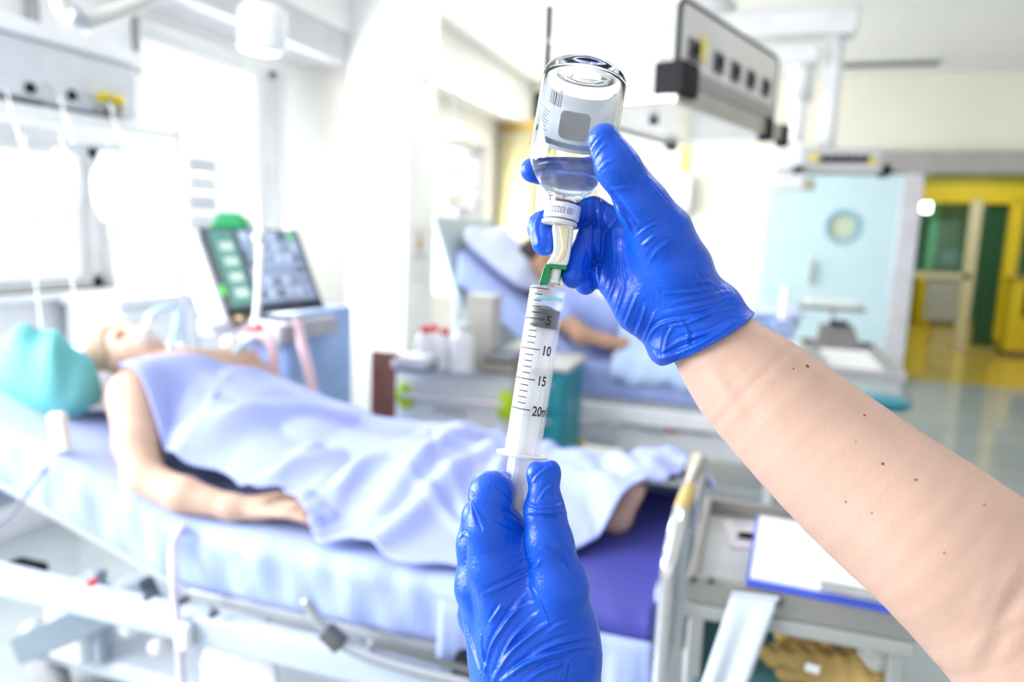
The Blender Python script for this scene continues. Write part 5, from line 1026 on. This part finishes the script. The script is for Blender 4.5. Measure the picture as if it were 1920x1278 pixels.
for c in range(24):
    u = (c+.5)/12-1; hz_ = .0095*(1-abs(u)**5)**.2; a0 = 158+c*2
    rp.add(*cyl_patch(a0, a0+2, .0305-hz_, .0305+hz_, rr, n=1, th=.00004))
rp.build('printed_emblem', M('print_pale_grey', (.55, .59, .62), .6), lab, local=True)
for k in range(9):
    patch('text_line', M('print_text', (.52, .55, .6), .6), lab, 228+(k % 3)*3, 262-(k*7 % 5)*2, .0262+k*.0021, .0267+k*.0021, .02702, n=8, th=.00005)
CAPW = M('crimp_white', (.82, .83, .85), .35)
MB().lathe(mm([(6, 89), (11.2, 89), (11.5, 89.4), (11.5, 98.2), (11.1, 98.8), (4.4, 98.8), (4.4, 97.5), (6, 97.5)]), 48, closed=True).build('crimp_cap', CAPW, vial, smooth=False, local=True, bevel=.0003)
MB().lathe(mm([(0, 84.6), (5, 85), (7, 86.2), (7.1, 91), (8.8, 92.1), (9, 96), (0, 97.6)]), 36).build('rubber_stopper', M('orange_rubber', (.55, .17, .07), .5), vial, smooth=True, local=True)
def curved_text(txt, size, r, ang, z, mat, parent, flip=False, squash=1., bold=.018):
    vs, fs = text_mesh(txt, size, 0., bold); wx = max(v.x for v in vs); hy = max(v.y for v in vs); m = MB(); out = []
    for v in vs:
        x, y = v.x*squash, v.y
        if flip: x, y = wx*squash-x, hy-y
        a = math.radians(ang)+x/r; out.append((r*math.sin(a), r*math.cos(a), z-y))
    m.add(out, fs); return m.build('lettering', mat, parent, local=True)
INK = M('black_ink', (.02, .02, .025), .5, var=0)
curved_text('100 032220', .0056, .01158, -44, .0962, M('grey_ink', (.06, .06, .07), .5, var=0), vial, True, .62, -.004)
# --- transfer spike between cap and syringe
st, sb = hp(1028, 537, 0), hp(978, 858, 0)
SR = frame(st, sb); s0 = CAMX[0] @ st+CAM
spike = thing('transfer_spike', 'cream and green transfer spike joining the vial cap to the syringe', 'medical adapter', tuple(CAMX[0] @ hp(1049, 418, 0)+CAM), SR)
IV = SR.inverted()
def L(px, py, dz=0., base=hp(1049, 418, 0)): return IV @ Vector(CAMX[0] @ (hp(px, py, dz)-base))
CREAM = M('cream_plastic', (.86, .73, .42), .4, sss=.1, var=.03); CW = M('milky_plastic', (.86, .84, .76), .35)
MB().lathe(mm([(0, -1.2), (11, -1.2), (11.6, -.4), (11.6, .6), (11, 1.3), (0, 1.3)]), 40).build('flange', CW, spike, smooth=False, local=True, bevel=.0004)
MB().tube([L(1058, 362), L(1056.5, 380), L(1055, 400), L(1050, 418)], [.0003, .0027, .0031, .0034], 20).build('spike_tip', CW, spike, smooth=True, local=True)
def slab(pts, th, name, mat, bev=.0008, dz=0.):
    q = [L(x, y) for x, y in pts]; return MB().prism([p+Vector((0, -th/2+dz, 0)) for p in q], (0, th, 0)).build(name, mat, spike, local=True, bevel=bev)
slab([(1035, 421), (1075, 424), (1073, 450), (1070, 468), (1067, 486), (1063, 500), (1024, 496), (1029, 487), (1036, 478), (1038, 465), (1037, 445)], .0105, 'chamber', CW, .0016)
slab([(1046, 426), (1067, 428), (1066, 450), (1063, 470), (1058, 486), (1050, 494), (1040, 492), (1047, 480), (1052, 466), (1050, 448)], .0118, 'filter_insert', CREAM, .0012)
GRN = M('green_plastic', (.0, .25, .07), .35)
slab([(1024, 496), (1063, 500), (1061, 507), (1032, 504), (1027, 533), (1013, 533), (1013, 537), (1010, 536), (1018, 506)], .010, 'green_clip', GRN)
slab([(1046, 533), (1050, 500), (1056, 501), (1050, 534)], .004, 'green_rib', GRN, .0006, -.004)
MB().tube([L(1043, 504), L(1041, 515), L(1039.5, 524), L(1039, 526), L(1038.5, 531)], [.0034, .0034, .0034, .0041, .0041], 24).build('luer_socket', CW, spike, smooth=False, local=True, bevel=.0003)
# --- syringe
syr = thing('syringe', 'twenty millilitre clear plastic syringe with black graduations between the two gloved hands', 'syringe', tuple(s0), SR)
BAR = clear_plastic('barrel_plastic', (.93, .95, .97), .05, .12)
LEN = .1095
MB().lathe(mm([(2.0, -6), (2.2, -1), (3, 0), (10.6, .6), (11.5, 1.6), (11.6, 3), (11.6, 108.5), (10.5, 108.5), (10.5, 3.4), (9.8, 2.2), (2.6, 1.4), (1.1, 0), (1.1, -6)]), 56, closed=True).build('barrel', BAR, syr, smooth=False, local=True, bevel=.0002)
MB().tube([(0, 0, -.0105), (0, 0, .0005)], [.0022, .0026], 20).build('nozzle', clear_plastic('nozzle_plastic', (.7, .9, .92), .45), syr, smooth=True, local=True)
MB().lathe(mm([(8.2, 6.4), (10.3, 6.4), (10.3, 8.4), (8.2, 8.4)]), 40, closed=True).build('inner_rim', clear_plastic('teal_tint_plastic', (.3, .78, .74), .4), syr, smooth=True, local=True)
fl = [(.0168*math.cos(a)*(1 if abs(math.cos(a)) > .2 else .9), .0125*math.sin(a), LEN-.0012) for a in np.linspace(0, 2*math.pi, 48, endpoint=False)]
FROST = clear_plastic('frosted_plastic', (.93, .94, .96), .62, .3)
MB().prism(fl, (0, 0, .0018)).build('finger_flange', FROST, syr, local=True, bevel=.0004)
RUB = M('black_rubber', (.018, .02, .03), .4)
plg = MB().lathe(mm([(0, 12.2), (3, 12.6), (10, 15), (10.45, 15.6), (10.45, 17.4), (9.9, 18.2), (9.9, 24.4), (10.45, 25.2), (10.45, 26.6), (9.5, 27), (0, 27)]), 44).build('plunger_stopper', RUB, syr, smooth=False, local=True, bevel=.0002)
pr = MB().box((0, 0, .087), (.0186, .0016, .12), Matrix.Rotation(.5, 3, 'Z')).box((0, 0, .087), (.0016, .0186, .12), Matrix.Rotation(.5, 3, 'Z'))
for z in (.0275, .055, .082): pr.lathe([(0, z-.0008), (.0096, z-.0008), (.0096, z+.0008), (0, z+.0008)], 32)
pr.build('plunger_rod', clear_plastic('rod_plastic', (.93, .94, .97), .42, .3), syr, local=True, bevel=.0003)
MB().lathe(mm([(0, 146), (10.5, 146), (11, 147), (11, 148.5), (0, 149)]), 32).build('thumb_rest', FROST, syr, smooth=True, local=True)
ML = .0192/5
for k in range(21):
    z = .0026+k*ML; major = k % 5 == 0
    a0, a1 = (-78, 2) if major else (-46, -17)
    patch('graduation', INK, syr, a0, a1, z-.0003, z+.0003, .01163, n=12 if major else 6, th=.00003)
for k, t in ((5, '5'), (10, '10'), (15, '15'), (20, '20ml')):
    curved_text(t, .0086, .01166, 8, .0026+k*ML+.003, INK, syr, False, .78)
